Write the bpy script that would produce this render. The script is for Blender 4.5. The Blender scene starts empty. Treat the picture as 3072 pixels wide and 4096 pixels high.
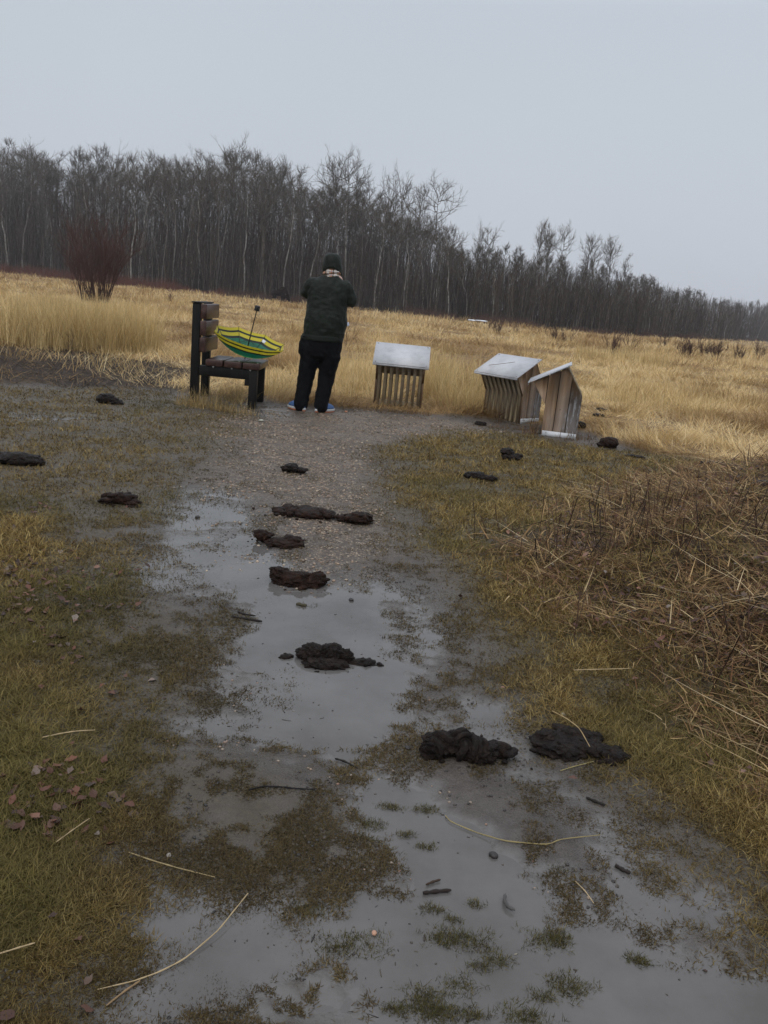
import bpy, bmesh, math, random
import numpy as np
from mathutils import Vector, Matrix, noise as mnoise
SC = bpy.context.scene
C = SC.collection
PI = math.pi
R = math.radians
random.seed(7)
RNG = np.random.default_rng(11)

# ------------------------------------------------------------------ camera
CAM_H = 1.30
FPX = 3310.0                     # focal length in pixels of the 3072 x 4096 photograph
ROLL = math.atan(0.0968)
PITCH = math.atan(0.2539)
cam_d = bpy.data.cameras.new('camera')
cam_d.sensor_fit = 'VERTICAL'
cam_d.sensor_height = 36.0
cam_d.sensor_width = 27.0
cam_d.lens = FPX / 4096 * 36.0
cam_d.clip_start = 0.05
cam_d.clip_end = 3000
cam = bpy.data.objects.new('camera', cam_d)
C.objects.link(cam)
SC.camera = cam
F_ = np.array([0, math.cos(PITCH), -math.sin(PITCH)])
R0 = np.array([1.0, 0, 0])
U0 = np.array([0, math.sin(PITCH), math.cos(PITCH)])
RI = math.cos(ROLL) * R0 + math.sin(ROLL) * U0
UI = math.cos(ROLL) * U0 - math.sin(ROLL) * R0
EYE = np.array([0, 0, CAM_H])
m = Matrix(((RI[0], UI[0], -F_[0], 0), (RI[1], UI[1], -F_[1], 0), (RI[2], UI[2], -F_[2], CAM_H), (0, 0, 0, 1)))
cam.matrix_world = m

# ------------------------------------------------------------------ world: overcast
SUN_EL, SUN_AZ = R(48), R(200)
world = bpy.data.worlds.new('World')
SC.world = world
world.use_nodes = True
wn = world.node_tree.nodes
wl = world.node_tree.links
wn.clear()
w_out = wn.new('ShaderNodeOutputWorld')
w_bg = wn.new('ShaderNodeBackground')
w_bg.inputs['Strength'].default_value = 0.1
w_sky = wn.new('ShaderNodeTexSky')
w_sky.sky_type = 'NISHITA'
w_sky.sun_disc = False
w_sky.sun_elevation = SUN_EL
w_sky.sun_rotation = SUN_AZ
w_sky.air_density = 1.2
w_sky.dust_density = 5.0
w_tc = wn.new('ShaderNodeTexCoord')
w_sep = wn.new('ShaderNodeSeparateXYZ')
w_ramp = wn.new('ShaderNodeValToRGB')
e = w_ramp.color_ramp.elements
# an overcast sky: even near the horizon, about twice as bright overhead
e[0].position = 0.0; e[0].color = (0.288, 0.305, 0.338, 1)
e[1].position = 1.0; e[1].color = (0.56, 0.60, 0.67, 1)
x = w_ramp.color_ramp.elements.new(0.30); x.color = (0.280, 0.308, 0.340, 1)
x = w_ramp.color_ramp.elements.new(0.52); x.color = (0.40, 0.43, 0.48, 1)
w_ns = wn.new('ShaderNodeTexNoise')
w_ns.inputs['Scale'].default_value = 1.3
w_ns.inputs['Detail'].default_value = 3
w_mr = wn.new('ShaderNodeMapRange')
w_mr.inputs['From Min'].default_value = 0.3; w_mr.inputs['From Max'].default_value = 0.7
w_mr.inputs['To Min'].default_value = 19.4; w_mr.inputs['To Max'].default_value = 20.6
w_sc = wn.new('ShaderNodeVectorMath'); w_sc.operation = 'SCALE'
w_mix = wn.new('ShaderNodeMix'); w_mix.data_type = 'RGBA'
w_mix.inputs['Factor'].default_value = 0.94
wl.new(w_tc.outputs['Generated'], w_sep.inputs[0])
wl.new(w_sep.outputs['Z'], w_ramp.inputs['Fac'])
wl.new(w_tc.outputs['Generated'], w_ns.inputs['Vector'])
wl.new(w_ns.outputs['Fac'], w_mr.inputs['Value'])
wl.new(w_ramp.outputs['Color'], w_sc.inputs[0])
wl.new(w_mr.outputs['Result'], w_sc.inputs['Scale'])
wl.new(w_sky.outputs['Color'], w_mix.inputs[6])
wl.new(w_sc.outputs[0], w_mix.inputs[7])
wl.new(w_mix.outputs[2], w_bg.inputs['Color'])
wl.new(w_bg.outputs[0], w_out.inputs['Surface'])

sun_d = bpy.data.lights.new('sun', 'SUN')
sun_d.energy = 0.8
sun_d.angle = R(40)
sun_d.color = (1.0, 0.97, 0.93)
sun = bpy.data.objects.new('sun', sun_d)
C.objects.link(sun)
sdir = Vector((math.sin(SUN_AZ) * math.cos(SUN_EL), math.cos(SUN_AZ) * math.cos(SUN_EL), math.sin(SUN_EL)))
sun.rotation_euler = sdir.to_track_quat('Z', 'Y').to_euler()
SC.view_settings.view_transform = 'Standard'
SC.view_settings.look = 'None'
SC.view_settings.exposure = 0.0
SC.view_settings.gamma = 1.0
SC.cycles.use_denoising = True
SC.cycles.max_bounces = 5
SC.cycles.diffuse_bounces = 2
SC.cycles.glossy_bounces = 3
SC.cycles.transparent_max_bounces = 8
SC.cycles.volume_bounces = 0

# ------------------------------------------------------------------ pixel helpers (photo pixel -> ray)
def ray(px, py):
    d = F_ * FPX + RI * (px - 1536) + UI * (2048 - py)
    return d / d[1]                       # scaled so that y component = 1
def G(px, py, z=0.0):
    d = ray(px, py)
    t = (z - CAM_H) / d[2]
    return np.array([d[0] * t, t, z])
def P(px, py, Y):
    return EYE + ray(px, py) * Y

# ------------------------------------------------------------------ numpy noise
def _h(ix, iy, iz=0):
    n = (ix.astype(np.int64) * 374761393 + iy.astype(np.int64) * 668265263 + np.asarray(iz).astype(np.int64) * 2147483647 * 3 + 1013904223) & 0xffffffff
    n = ((n ^ (n >> 13)) * 1274126177) & 0xffffffff
    n = ((n ^ (n >> 16)) * 2246822519) & 0xffffffff
    return ((n ^ (n >> 15)) & 0xffff) / 65535.0
def vn2(x, y, s=1.0, seed=0):
    x = np.asarray(x, float) / s + seed * 17.3; y = np.asarray(y, float) / s - seed * 9.1
    ix = np.floor(x); iy = np.floor(y); fx = x - ix; fy = y - iy
    fx = fx * fx * (3 - 2 * fx); fy = fy * fy * (3 - 2 * fy)
    a = _h(ix, iy); b = _h(ix + 1, iy); c = _h(ix, iy + 1); d = _h(ix + 1, iy + 1)
    return (a * (1 - fx) + b * fx) * (1 - fy) + (c * (1 - fx) + d * fx) * fy
def fbm2(x, y, s=1.0, o=4, seed=0):
    v = 0; a = 0.5; t = 0
    for i in range(o):
        v = v + a * vn2(x, y, s / 2 ** i, seed + i * 3); t += a; a *= 0.5
    return v / t
def vn3(p, s=1.0, seed=0):
    p = p / s + seed * 13.7
    i = np.floor(p); f = p - i; f = f * f * (3 - 2 * f)
    r = 0
    for dx in (0, 1):
        for dy in (0, 1):
            for dz in (0, 1):
                w = (f[:, 0] if dx else 1 - f[:, 0]) * (f[:, 1] if dy else 1 - f[:, 1]) * (f[:, 2] if dz else 1 - f[:, 2])
                r = r + w * _h(i[:, 0] + dx, i[:, 1] + dy, (i[:, 2] + dz) * 7 + 3)
    return r
def fbm3(p, s=1.0, o=4, seed=0):
    v = 0; a = 0.5; t = 0
    for i in range(o):
        v = v + a * vn3(p, s / 2 ** i, seed + i * 3); t += a; a *= 0.5
    return v / t
def sstep(a, b, x):
    t = np.clip((x - a) / (b - a), 0, 1)
    return t * t * (3 - 2 * t)

# ------------------------------------------------------------------ masks on a ground grid
GX0, GX1, GY0, GY1, GRES = -12.0, 12.0, -2.0, 20.0, 0.025
gx = np.arange(GX0, GX1 + 1e-6, GRES); gy = np.arange(GY0, GY1 + 1e-6, GRES)
GXX, GYY = np.meshgrid(gx, gy)
def sdf(poly_px, chunk=None):
    q = np.array([G(a, b)[:2] for a, b in poly_px])
    x = GXX.ravel(); y = GYY.ravel()
    d2 = np.full(x.shape, 1e9); inside = np.zeros(x.shape, bool)
    for k in range(len(q)):
        a = q[k]; b = q[(k + 1) % len(q)]
        e = b - a; L = max(1e-9, e @ e)
        t = np.clip(((x - a[0]) * e[0] + (y - a[1]) * e[1]) / L, 0, 1)
        dd = (x - a[0] - t * e[0]) ** 2 + (y - a[1] - t * e[1]) ** 2
        d2 = np.minimum(d2, dd)
        c = (a[1] > y) != (b[1] > y)
        with np.errstate(divide='ignore', invalid='ignore'):
            xi = (b[0] - a[0]) * (y - a[1]) / (b[1] - a[1] + 1e-12) + a[0]
        inside ^= c & (x < xi)
    s = np.sqrt(d2); s[inside] *= -1
    return s.reshape(GXX.shape)

POOL = [(960,2490),(1010,2440),(1150,2440),(1300,2410),(1500,2405),(1590,2450),(1580,2560),(1660,2640),(1680,2700),(1730,2790),(1790,2860),(1830,2930),(1700,2990),(1690,3080),(1790,3150),(1850,3210),(2050,3280),(2150,3400),(2220,3520),(2320,3610),(2560,3650),(2900,3740),(3200,3840),(3500,4100),(3500,4600),(1600,4600),(1400,4096),(1330,3960),(1200,3900),(960,3860),(820,3790),(900,3720),(1100,3700),(1350,3610),(1450,3480),(1470,3380),(1380,3250),(1280,3130),(1150,3040),(950,2990),(700,2960),(680,2900),(850,2870),(1010,2860),(1020,2800),(960,2700),(920,2640),(930,2560)]
FILM = [(740,1970),(900,1975),(1020,2020),(1090,2200),(1160,2300),(1500,2330),(1700,2400),(1760,2560),(1700,2640),(1600,2420),(1300,2400),(1000,2440),(760,2400),(560,2370),(590,2280),(640,2160),(700,2040)]
FILM2 = [(1800,2780),(2050,2800),(2250,3050),(2600,3200),(2900,3450),(3072,3620),(3072,3800),(2500,3660),(2200,3500),(2130,3300),(1900,3200),(1820,3000)]
FILM3 = [(450,3330),(650,3350),(900,3500),(1150,3620),(1250,3800),(1350,4200),(350,4200),(420,3700)]
FILM4 = [(0,1655),(280,1665),(560,1672),(560,1690),(250,1700),(0,1690)]
FILM5 = [(1010,1630),(1180,1645),(1180,1672),(1030,1672)]
LAWNL = [(-900,2000),(0,1990),(200,2040),(370,2200),(400,2450),(380,2700),(360,3000),(340,3300),(260,3600),(170,4000),(120,4500),(-1500,4600)]
LAWNL2 = [(-900,1520),(700,1560),(850,1640),(950,1700),(860,1800),(700,1900),(560,2100),(400,2150),(-900,2150)]
LAWNR = [(1500,1790),(1800,1720),(2080,1745),(2320,1790),(3300,1880),(3900,2400),(3900,4600),(3300,4600),(3072,3650),(2800,3500),(2500,3270),(2300,3120),(2200,2900),(2000,2600),(1850,2400),(1700,2200),(1560,2050)]
TURFM = [(330,2150),(430,2300),(620,2420),(900,2560),(1000,2800),(700,2880),(660,3000),(1100,3060),(1380,3280),(1440,3400),(1360,3580),(1150,3660),(900,3700),(760,3800),(1000,3900),(1220,4000),(1350,4300),(150,4400),(200,3800),(300,3400),(350,3000)]
PILE = [(3500,1900),(2800,1880),(2560,1930),(2300,2010),(2150,2130),(2050,2260),(2180,2420),(2330,2560),(2600,2700),(2780,2850),(2900,3050),(3000,3250),(3300,3450),(4200,3600),(4200,2100)]
LEAFL = [(-900,2050),(60,2050),(240,2300),(230,2500),(200,2800),(160,3100),(120,3300),(0,3400),(-900,3700)]
FIELD = [(-2600,1545),(0,1540),(300,1545),(700,1565),(960,1618),(1040,1600),(1130,1622),(1480,1642),(1720,1662),(1940,1680),(2150,1705),(2345,1740),(2450,1785),(2700,1840),(3072,1900),(4200,2050),(6500,1800),(5000,1560),(-3800,1140),(-6500,1300)]
DARK = [(-1500,1385),(0,1400),(200,1405),(500,1440),(800,1500),(820,1575),(300,1560),(0,1545),(-1500,1500)]
GRAV = [(820,1660),(1180,1640),(1500,1655),(1800,1690),(2040,1740),(1900,1780),(1500,1790),(1530,2050),(1560,2250),(1200,2330),(1080,2150),(1000,2010),(820,1950),(900,1780)]

n1 = fbm2(GXX, GYY, 0.5, 4, 1) - 0.5
n2 = fbm2(GXX, GYY, 0.16, 3, 5) - 0.5
n3 = fbm2(GXX, GYY, 2.0, 3, 9) - 0.5
S_pool = sdf(POOL) + n1 * 0.16 + n2 * 0.10
S_film = np.minimum.reduce([sdf(FILM), sdf(FILM2) + 0.02, sdf(FILM3) + 0.05, sdf(FILM4) + 0.2, sdf(FILM5)]) + n1 * 0.25
M_film = sstep(0.12, -0.12, S_film)
M_lawn = np.maximum.reduce([sstep(0.35, -0.25, sdf(LAWNL) + n1 * 0.5), 0.55 * sstep(0.4, -0.3, sdf(LAWNL2) + n1 * 1.3),
                            sstep(0.30, -0.30, sdf(LAWNR) + n1 * 0.5)])
M_turf = sstep(0.25, -0.2, sdf(TURFM) + n1 * 0.5)
S_pile = sdf(PILE)
M_pile = sstep(0.25, -0.35, S_pile + n1 * 0.6)
M_leaf = sstep(0.2, -0.2, sdf(LEAFL) + n1 * 0.7)
S_field = sdf(FIELD)
M_field = sstep(0.12, -0.15, S_field + n1 * 0.35)
M_dark = sstep(0.4, -0.4, sdf(DARK) + n1 * 1.0)
M_grav = sstep(0.3, -0.35, sdf(GRAV) + n1 * 0.7)

hz = 0.013 + 0.010 * n1 + 0.010 * n2 + 0.02 * n3 * sstep(2, 8, GYY)
hz = np.maximum(hz, 0.004 + 0.004 * n2)
n4 = fbm2(GXX, GYY, 0.10, 2, 12) - 0.5
hz = hz * (1 - M_film) + M_film * (-0.0012 + 0.014 * n2 + 0.012 * n1 + 0.013 * n4)
hz += 0.006 * n4 * sstep(0.1, -0.0, S_pool) 
pm = sstep(0.16, -0.34, S_pool)
hz = hz * (1 - pm) + pm * (-0.022 + 0.020 * n1 + 0.03 * n2)
hz += 0.020 * M_lawn * (1 - M_film) * (0.6 + n1)
bump_pile = sstep(0.2, -1.3, S_pile) * 0.40 * (0.7 + 0.9 * n3) + 0.10 * M_pile * (fbm2(GXX, GYY, 0.35, 3, 21) - 0.3)
hz += np.maximum(bump_pile, 0)
hz += M_field * (0.05 * fbm2(GXX, GYY, 0.9, 3, 31) + 0.05 * sstep(0, 3, -S_field) * fbm2(GXX, GYY, 0.45, 2, 41))

def samp(A, x, y):
    u = np.clip((np.asarray(x) - GX0) / GRES, 0, A.shape[1] - 1.001); v = np.clip((np.asarray(y) - GY0) / GRES, 0, A.shape[0] - 1.001)
    i = u.astype(int); j = v.astype(int); fu = u - i; fv = v - j
    return (A[j, i] * (1 - fu) + A[j, i + 1] * fu) * (1 - fv) + (A[j + 1, i] * (1 - fu) + A[j + 1, i + 1] * fu) * fv
def outside(x, y):
    """0 inside the grid, 1 beyond it"""
    return np.maximum(sstep(GX1 - 2, GX1, np.abs(x)), sstep(GY1 - 2, GY1, y))
def Z(x, y):
    x = np.asarray(x, float); y = np.asarray(y, float)
    o = outside(x, y)
    far = 0.05 + 0.06 * fbm2(x, y, 6, 2, 3) + 0.05 * fbm2(x, y, 0.9, 2, 31)
    fine = ((vn2(x, y, 0.055, 2) - 0.5) * 0.0075 + (vn2(x, y, 0.024, 4) - 0.5) * 0.0045) * sstep(7, 3.5, np.hypot(x, y)) * sstep(0.25, -0.02, samp(S_pool, x, y) * 0.5)
    return (samp(hz, x, y) + fine) * (1 - o) + far * o
def Z1(x, y):
    return float(Z(np.array([x]), np.array([y]))[0])
def GZ(px, py):
    p = G(px, py)
    for _ in range(6):
        p = G(px, py, Z1(p[0], p[1]))
    return p
def mask(A, x, y, out=0.0):
    o = outside(x, y)
    return samp(A, x, y) * (1 - o) + out * o

# ------------------------------------------------------------------ object helpers
def np_mesh(name, V, faces, mat=None, col=None, parent=None, smooth=True, attrs=None):
    me = bpy.data.meshes.new(name)
    V = np.asarray(V, np.float32)
    if not isinstance(faces, (list, tuple)):
        faces = [faces]
    faces = [np.asarray(f, np.int32) for f in faces if len(f)]
    me.vertices.add(len(V)); me.vertices.foreach_set('co', V.ravel())
    loops = np.concatenate([f.ravel() for f in faces])
    tot = np.concatenate([np.full(len(f), f.shape[1], np.int32) for f in faces])
    start = np.concatenate([[0], np.cumsum(tot)[:-1]]).astype(np.int32)
    me.loops.add(len(loops)); me.loops.foreach_set('vertex_index', loops)
    me.polygons.add(len(tot)); me.polygons.foreach_set('loop_start', start); me.polygons.foreach_set('loop_total', tot)
    if smooth:
        me.polygons.foreach_set('use_smooth', np.ones(len(tot), bool))
    if col is not None:
        attrs = dict(attrs or {}); attrs['Col'] = col
    for k, c in (attrs or {}).items():
        a = me.color_attributes.new(k, 'FLOAT_COLOR', 'POINT')
        c4 = np.ones((len(V), 4), np.float32); c4[:, :c.shape[1]] = c
        a.data.foreach_set('color', c4.ravel())
    me.update(calc_edges=True)
    me.validate()
    if mat:
        me.materials.append(mat)
    o = bpy.data.objects.new(name, me)
    C.objects.link(o)
    if parent:
        o.parent = parent
    return o
class MB:
    """collects shapes into one mesh"""
    def __init__(s): s.v = []; s.q = []; s.t = []; s.n = 0; s.c = []
    def add(s, V, Q=None, T=None, c=None):
        V = np.asarray(V, float).reshape(-1, 3)
        if Q is not None and len(Q): s.q.append(np.asarray(Q, int) + s.n)
        if T is not None and len(T): s.t.append(np.asarray(T, int) + s.n)
        s.v.append(V); s.n += len(V)
        if c is not None:
            c = np.asarray(c, float)
            s.c.append(np.broadcast_to(c, (len(V), 3)) if c.ndim == 1 else c)
    def build(s, name, mat, parent=None, smooth=True):
        f = []
        if s.q: f.append(np.concatenate(s.q))
        if s.t: f.append(np.concatenate(s.t))
        return np_mesh(name, np.concatenate(s.v), f, mat, np.concatenate(s.c) if s.c else None, parent, smooth)
    def box(s, x0, x1, y0, y1, z0, z1, M=None, c=None, b=0.0):
        bm = bmesh.new(); bmesh.ops.create_cube(bm, size=1)
        for v in bm.verts: v.co = Vector(((x0 + x1) / 2 + v.co.x * (x1 - x0), (y0 + y1) / 2 + v.co.y * (y1 - y0), (z0 + z1) / 2 + v.co.z * (z1 - z0)))
        if b: bmesh.ops.bevel(bm, geom=bm.edges[:], offset=b, segments=2, affect='EDGES', profile=0.5)
        s.from_bm(bm, M, c)
    def from_bm(s, bm, M=None, c=None):
        bm.verts.index_update()
        V = np.array([tuple((M @ v.co) if M else v.co) for v in bm.verts])
        Q = [[v.index for v in f.verts] for f in bm.faces if len(f.verts) == 4]
        T = [[v.index for v in f.verts] for f in bm.faces if len(f.verts) == 3]
        big = [f for f in bm.faces if len(f.verts) > 4]
        for f in big:
            ids = [v.index for v in f.verts]
            for i in range(1, len(ids) - 1): T.append([ids[0], ids[i], ids[i + 1]])
        s.add(V, Q, T, c); bm.free()
def tubes(Pt, Rr, k=5):
    """Pt (N,n,3), Rr (N,n) -> V, quads"""
    Pt = np.asarray(Pt, float); Rr = np.asarray(Rr, float)
    N, n, _ = Pt.shape
    T = np.empty_like(Pt); T[:, 1:-1] = Pt[:, 2:] - Pt[:, :-2]; T[:, 0] = Pt[:, 1] - Pt[:, 0]; T[:, -1] = Pt[:, -1] - Pt[:, -2]
    T /= np.linalg.norm(T, axis=2, keepdims=True) + 1e-9
    D = Pt[:, -1] - Pt[:, 0]; D = D / (np.linalg.norm(D, axis=1, keepdims=True) + 1e-9)
    ref = np.where(np.abs(D[:, 2:3]) > 0.8, np.array([[1.0, 0.1, 0]]), np.array([[0.1, 0.05, 1.0]]))[:, None, :]
    A = np.cross(T, np.broadcast_to(ref, T.shape)); A /= np.linalg.norm(A, axis=2, keepdims=True) + 1e-9
    B = np.cross(T, A)
    a = np.arange(k) / k * 2 * PI
    V = Pt[:, :, None, :] + Rr[:, :, None, None] * (np.cos(a)[None, None, :, None] * A[:, :, None, :] + np.sin(a)[None, None, :, None] * B[:, :, None, :])
    base = (np.arange(N) * n * k)[:, None, None]; i = (np.arange(n - 1) * k)[None, :, None]; j = np.arange(k)[None, None, :]; j2 = (j + 1) % k
    q = np.stack([base + i + j, base + i + j2, base + i + k + j2, base + i + k + j], -1).reshape(-1, 4)
    return V.reshape(-1, 3), q
def ribbons(Pt, W, side):
    """Pt (N,n,3), W (N,n) half widths, side (N,3) -> V, quads"""
    N, n, _ = Pt.shape
    L = Pt - W[:, :, None] * side[:, None, :]; Rr = Pt + W[:, :, None] * side[:, None, :]
    V = np.stack([L, Rr], 2).reshape(-1, 3)
    base = (np.arange(N) * n * 2)[:, None]; i = (np.arange(n - 1) * 2)[None, :]
    q = np.stack([base + i, base + i + 1, base + i + 3, base + i + 2], -1).reshape(-1, 4)
    return V, q
def tag(o, label=None, cat=None, group=None, kind=None):
    if label: o['label'] = label
    if cat: o['category'] = cat
    if group: o['group'] = group
    if kind: o['kind'] = kind
    return o
def thing(name, loc, label, cat, rz=0.0, group=None):
    o = bpy.data.objects.new(name, None); C.objects.link(o)
    o.empty_display_size = 0.2
    o.location = loc; o.rotation_euler = (0, 0, rz)
    return tag(o, label, cat, group)
def copy_tree(o, parent=None):
    c = o.copy(); C.objects.link(c); c.parent = parent
    for ch in KIDS.get(o.name, []): copy_tree(ch, c)
    return c
KIDS = {}
def lerp(a, b, t): return np.asarray(a, float) * (1 - t) + np.asarray(b, float) * t

# ------------------------------------------------------------------ materials
def mat_new(name):
    mt = bpy.data.materials.new(name); mt.use_nodes = True
    nt = mt.node_tree
    return mt, nt.nodes, nt.links, nt.nodes['Principled BSDF']
def noise_node(n, l, scale, detail=4, rough=0.55, vec=None, stretch=None, coord='Object'):
    tc = n.new('ShaderNodeTexCoord'); src = tc.outputs[coord]
    if stretch:
        mp = n.new('ShaderNodeMapping'); mp.inputs['Scale'].default_value = stretch
        l.new(src, mp.inputs['Vector']); src = mp.outputs[0]
    t = n.new('ShaderNodeTexNoise'); t.inputs['Scale'].default_value = scale
    t.inputs['Detail'].default_value = detail; t.inputs['Roughness'].default_value = rough
    l.new(src, t.inputs['Vector'])
    return t.outputs['Fac']
def ramp(n, l, fac, stops):
    r = n.new('ShaderNodeValToRGB'); el = r.color_ramp.elements
    el[0].position = stops[0][0]; el[0].color = (*stops[0][1], 1)
    el[1].position = stops[-1][0]; el[1].color = (*stops[-1][1], 1)
    for p, c in stops[1:-1]:
        q = el.new(p); q.color = (*c, 1)
    l.new(fac, r.inputs['Fac']); return r.outputs['Color']
def mixc(n, l, fac, a, b, mode='MIX'):
    x = n.new('ShaderNodeMix'); x.data_type = 'RGBA'; x.blend_type = mode
    for s, v in ((0, fac), (6, a), (7, b)):
        if hasattr(v, 'links'): l.new(v, x.inputs[s])
        elif isinstance(v, (int, float)): x.inputs[s].default_value = v
        else: x.inputs[s].default_value = (*v, 1)
    return x.outputs[2]
def maprange(n, l, v, a, b, c, d):
    x = n.new('ShaderNodeMapRange'); l.new(v, x.inputs['Value'])
    for k, q in zip(('From Min', 'From Max', 'To Min', 'To Max'), (a, b, c, d)): x.inputs[k].default_value = q
    return x.outputs['Result']
def bump(n, l, b, h, dist, strength=1.0):
    x = n.new('ShaderNodeBump'); x.inputs['Distance'].default_value = dist; x.inputs['Strength'].default_value = strength
    l.new(h, x.inputs['Height']); l.new(x.outputs['Normal'], b.inputs['Normal']); return x
def simple(name, stops, scale=8, rough=0.7, stretch=None, bd=0.0, spec=0.5, detail=4, metal=0.0, bscale=None):
    mt, n, l, b = mat_new(name)
    f = noise_node(n, l, scale, detail, stretch=stretch)
    l.new(ramp(n, l, f, stops), b.inputs['Base Color'])
    b.inputs['Roughness'].default_value = rough; b.inputs['Specular IOR Level'].default_value = spec; b.inputs['Metallic'].default_value = metal
    if bd:
        f2 = noise_node(n, l, bscale or scale * 2, 4, stretch=stretch)
        bump(n, l, b, f2, bd)
    return mt
def attr_mat(name, rough=0.6, spec=0.3, transl=0.0):
    mt, n, l, b = mat_new(name)
    a = n.new('ShaderNodeAttribute'); a.attribute_name = 'Col'
    l.new(a.outputs['Color'], b.inputs['Base Color'])
    b.inputs['Roughness'].default_value = rough; b.inputs['Specular IOR Level'].default_value = spec
    if transl:
        tr = n.new('ShaderNodeBsdfTranslucent'); l.new(a.outputs['Color'], tr.inputs['Color'])
        mx = n.new('ShaderNodeMixShader'); mx.inputs[0].default_value = transl
        out = n['Material Output'] if 'Material Output' in n else None
        l.new(b.outputs[0], mx.inputs[1]); l.new(tr.outputs[0], mx.inputs[2]); l.new(mx.outputs[0], out.inputs['Surface'])
    return mt
M_GRASS = attr_mat('grass_blades', 0.6, 0.12, 0.25)
M_LEAF = attr_mat('dead_leaves', 0.45, 0.3, 0.1)
M_TWIG = attr_mat('twigs', 0.75, 0.2)

# ground material driven by masks stored on the terrain
def ground_material():
    mt, n, l, b = mat_new('ground')
    A = n.new('ShaderNodeAttribute'); A.attribute_name = 'MaskA'
    B = n.new('ShaderNodeAttribute'); B.attribute_name = 'MaskB'
    sa = n.new('ShaderNodeSeparateColor'); l.new(A.outputs['Color'], sa.inputs[0])
    sb = n.new('ShaderNodeSeparateColor'); l.new(B.outputs['Color'], sb.inputs[0])
    grav, lawn, wet = sa.outputs
    field, pile, dark = sb.outputs
    fine = noise_node(n, l, 160, 5, 0.7)
    mid = noise_node(n, l, 22, 5, 0.6)
    big = noise_node(n, l, 1.4, 5, 0.6)
    mud = ramp(n, l, mid, [(0.25, (0.050, 0.041, 0.034)), (0.5, (0.096, 0.080, 0.066)), (0.75, (0.155, 0.130, 0.106))])
    mud = mixc(n, l, maprange(n, l, fine, 0.35, 0.7, 0, 0.8), mud, (0.055, 0.045, 0.036))
    mud = mixc(n, l, maprange(n, l, big, 0.35, 0.65, 0, 0.6), mud, (0.14, 0.115, 0.094))
    # gravel: cells of small stones
    tc = n.new('ShaderNodeTexCoord')
    vo = n.new('ShaderNodeTexVoronoi'); vo.inputs['Scale'].default_value = 75; l.new(tc.outputs['Object'], vo.inputs['Vector'])
    sep = n.new('ShaderNodeSeparateColor'); l.new(vo.outputs['Color'], sep.inputs[0])
    stone = ramp(n, l, sep.outputs[0], [(0.0, (0.08, 0.055, 0.04)), (0.45, (0.24, 0.175, 0.12)), (0.8, (0.42, 0.31, 0.21)), (1.0, (0.66, 0.55, 0.42))])
    stone = mixc(n, l, maprange(n, l, vo.outputs['Distance'], 0.35, 0.6, 0, 0.8), stone, (0.06, 0.045, 0.035))
    keep = n.new('ShaderNodeMath'); keep.operation = 'MULTIPLY'; l.new(grav, keep.inputs[0])
    l.new(maprange(n, l, noise_node(n, l, 9, 5, 0.7), 0.36, 0.58, 0.25, 1), keep.inputs[1])
    col = mixc(n, l, keep.outputs[0], mud, stone)
    turf = ramp(n, l, noise_node(n, l, 60, 6, 0.75), [(0.3, (0.035, 0.026, 0.015)), (0.5, (0.085, 0.066, 0.028)), (0.7, (0.17, 0.13, 0.055))])
    lf = n.new('ShaderNodeMath'); lf.operation = 'MULTIPLY'; l.new(lawn, lf.inputs[0])
    l.new(maprange(n, l, noise_node(n, l, 14, 6, 0.75), 0.35, 0.55, 0.35, 1), lf.inputs[1])
    col = mixc(n, l, lf.outputs[0], col, turf)
    straw = ramp(n, l, noise_node(n, l, 7, 8, 0.75), [(0.3, (0.10, 0.06, 0.03)), (0.5, (0.22, 0.14, 0.065)), (0.7, (0.42, 0.29, 0.14))])
    col = mixc(n, l, field, col, straw)
    duff = ramp(n, l, noise_node(n, l, 38, 6, 0.7), [(0.3, (0.016, 0.010, 0.008)), (0.5, (0.045, 0.028, 0.018)), (0.7, (0.11, 0.07, 0.04))])
    col = mixc(n, l, pile, col, duff)
    drk = ramp(n, l, noise_node(n, l, 18, 6, 0.7), [(0.35, (0.02, 0.016, 0.014)), (0.6, (0.06, 0.045, 0.035)), (0.75, (0.2, 0.14, 0.08))])
    col = mixc(n, l, dark, col, drk)
    # wet ground is darker all over
    col = mixc(n, l, maprange(n, l, wet, 0, 1, 0, 0.35), col, (0.05, 0.043, 0.038))
    Cc = n.new('ShaderNodeAttribute'); Cc.attribute_name = 'MaskC'
    sc_ = n.new('ShaderNodeSeparateColor'); l.new(Cc.outputs['Color'], sc_.inputs[0]); soak = sc_.outputs[0]
    slk = n.new('ShaderNodeMath'); slk.operation = 'MULTIPLY'; l.new(soak, slk.inputs[0]); l.new(maprange(n, l, mid, 0.3, 0.55, 0.35, 1.0), slk.inputs[1])
    col = mixc(n, l, slk.outputs[0], col, (0.125, 0.115, 0.107))
    l.new(col, b.inputs['Base Color'])
    rn = noise_node(n, l, 30, 5, 0.7)
    r1 = maprange(n, l, rn, 0.35, 0.65, 0.12, 0.34)
    rr = n.new('ShaderNodeMix'); rr.data_type = 'FLOAT'
    l.new(wet, rr.inputs[0]); rr.inputs[2].default_value = 0.72; l.new(r1, rr.inputs[3])
    r2 = n.new('ShaderNodeMix'); r2.data_type = 'FLOAT'; l.new(slk.outputs[0], r2.inputs[0]); l.new(rr.outputs[0], r2.inputs[2]); r2.inputs[3].default_value = 0.07
    l.new(r2.outputs[0], b.inputs['Roughness'])
    l.new(maprange(n, l, wet, 0.2, 0.9, 0.12, 0.5), b.inputs['Specular IOR Level'])
    hs = n.new('ShaderNodeMath'); hs.operation = 'ADD'; l.new(fine, hs.inputs[0]); l.new(mid, hs.inputs[1])
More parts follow.
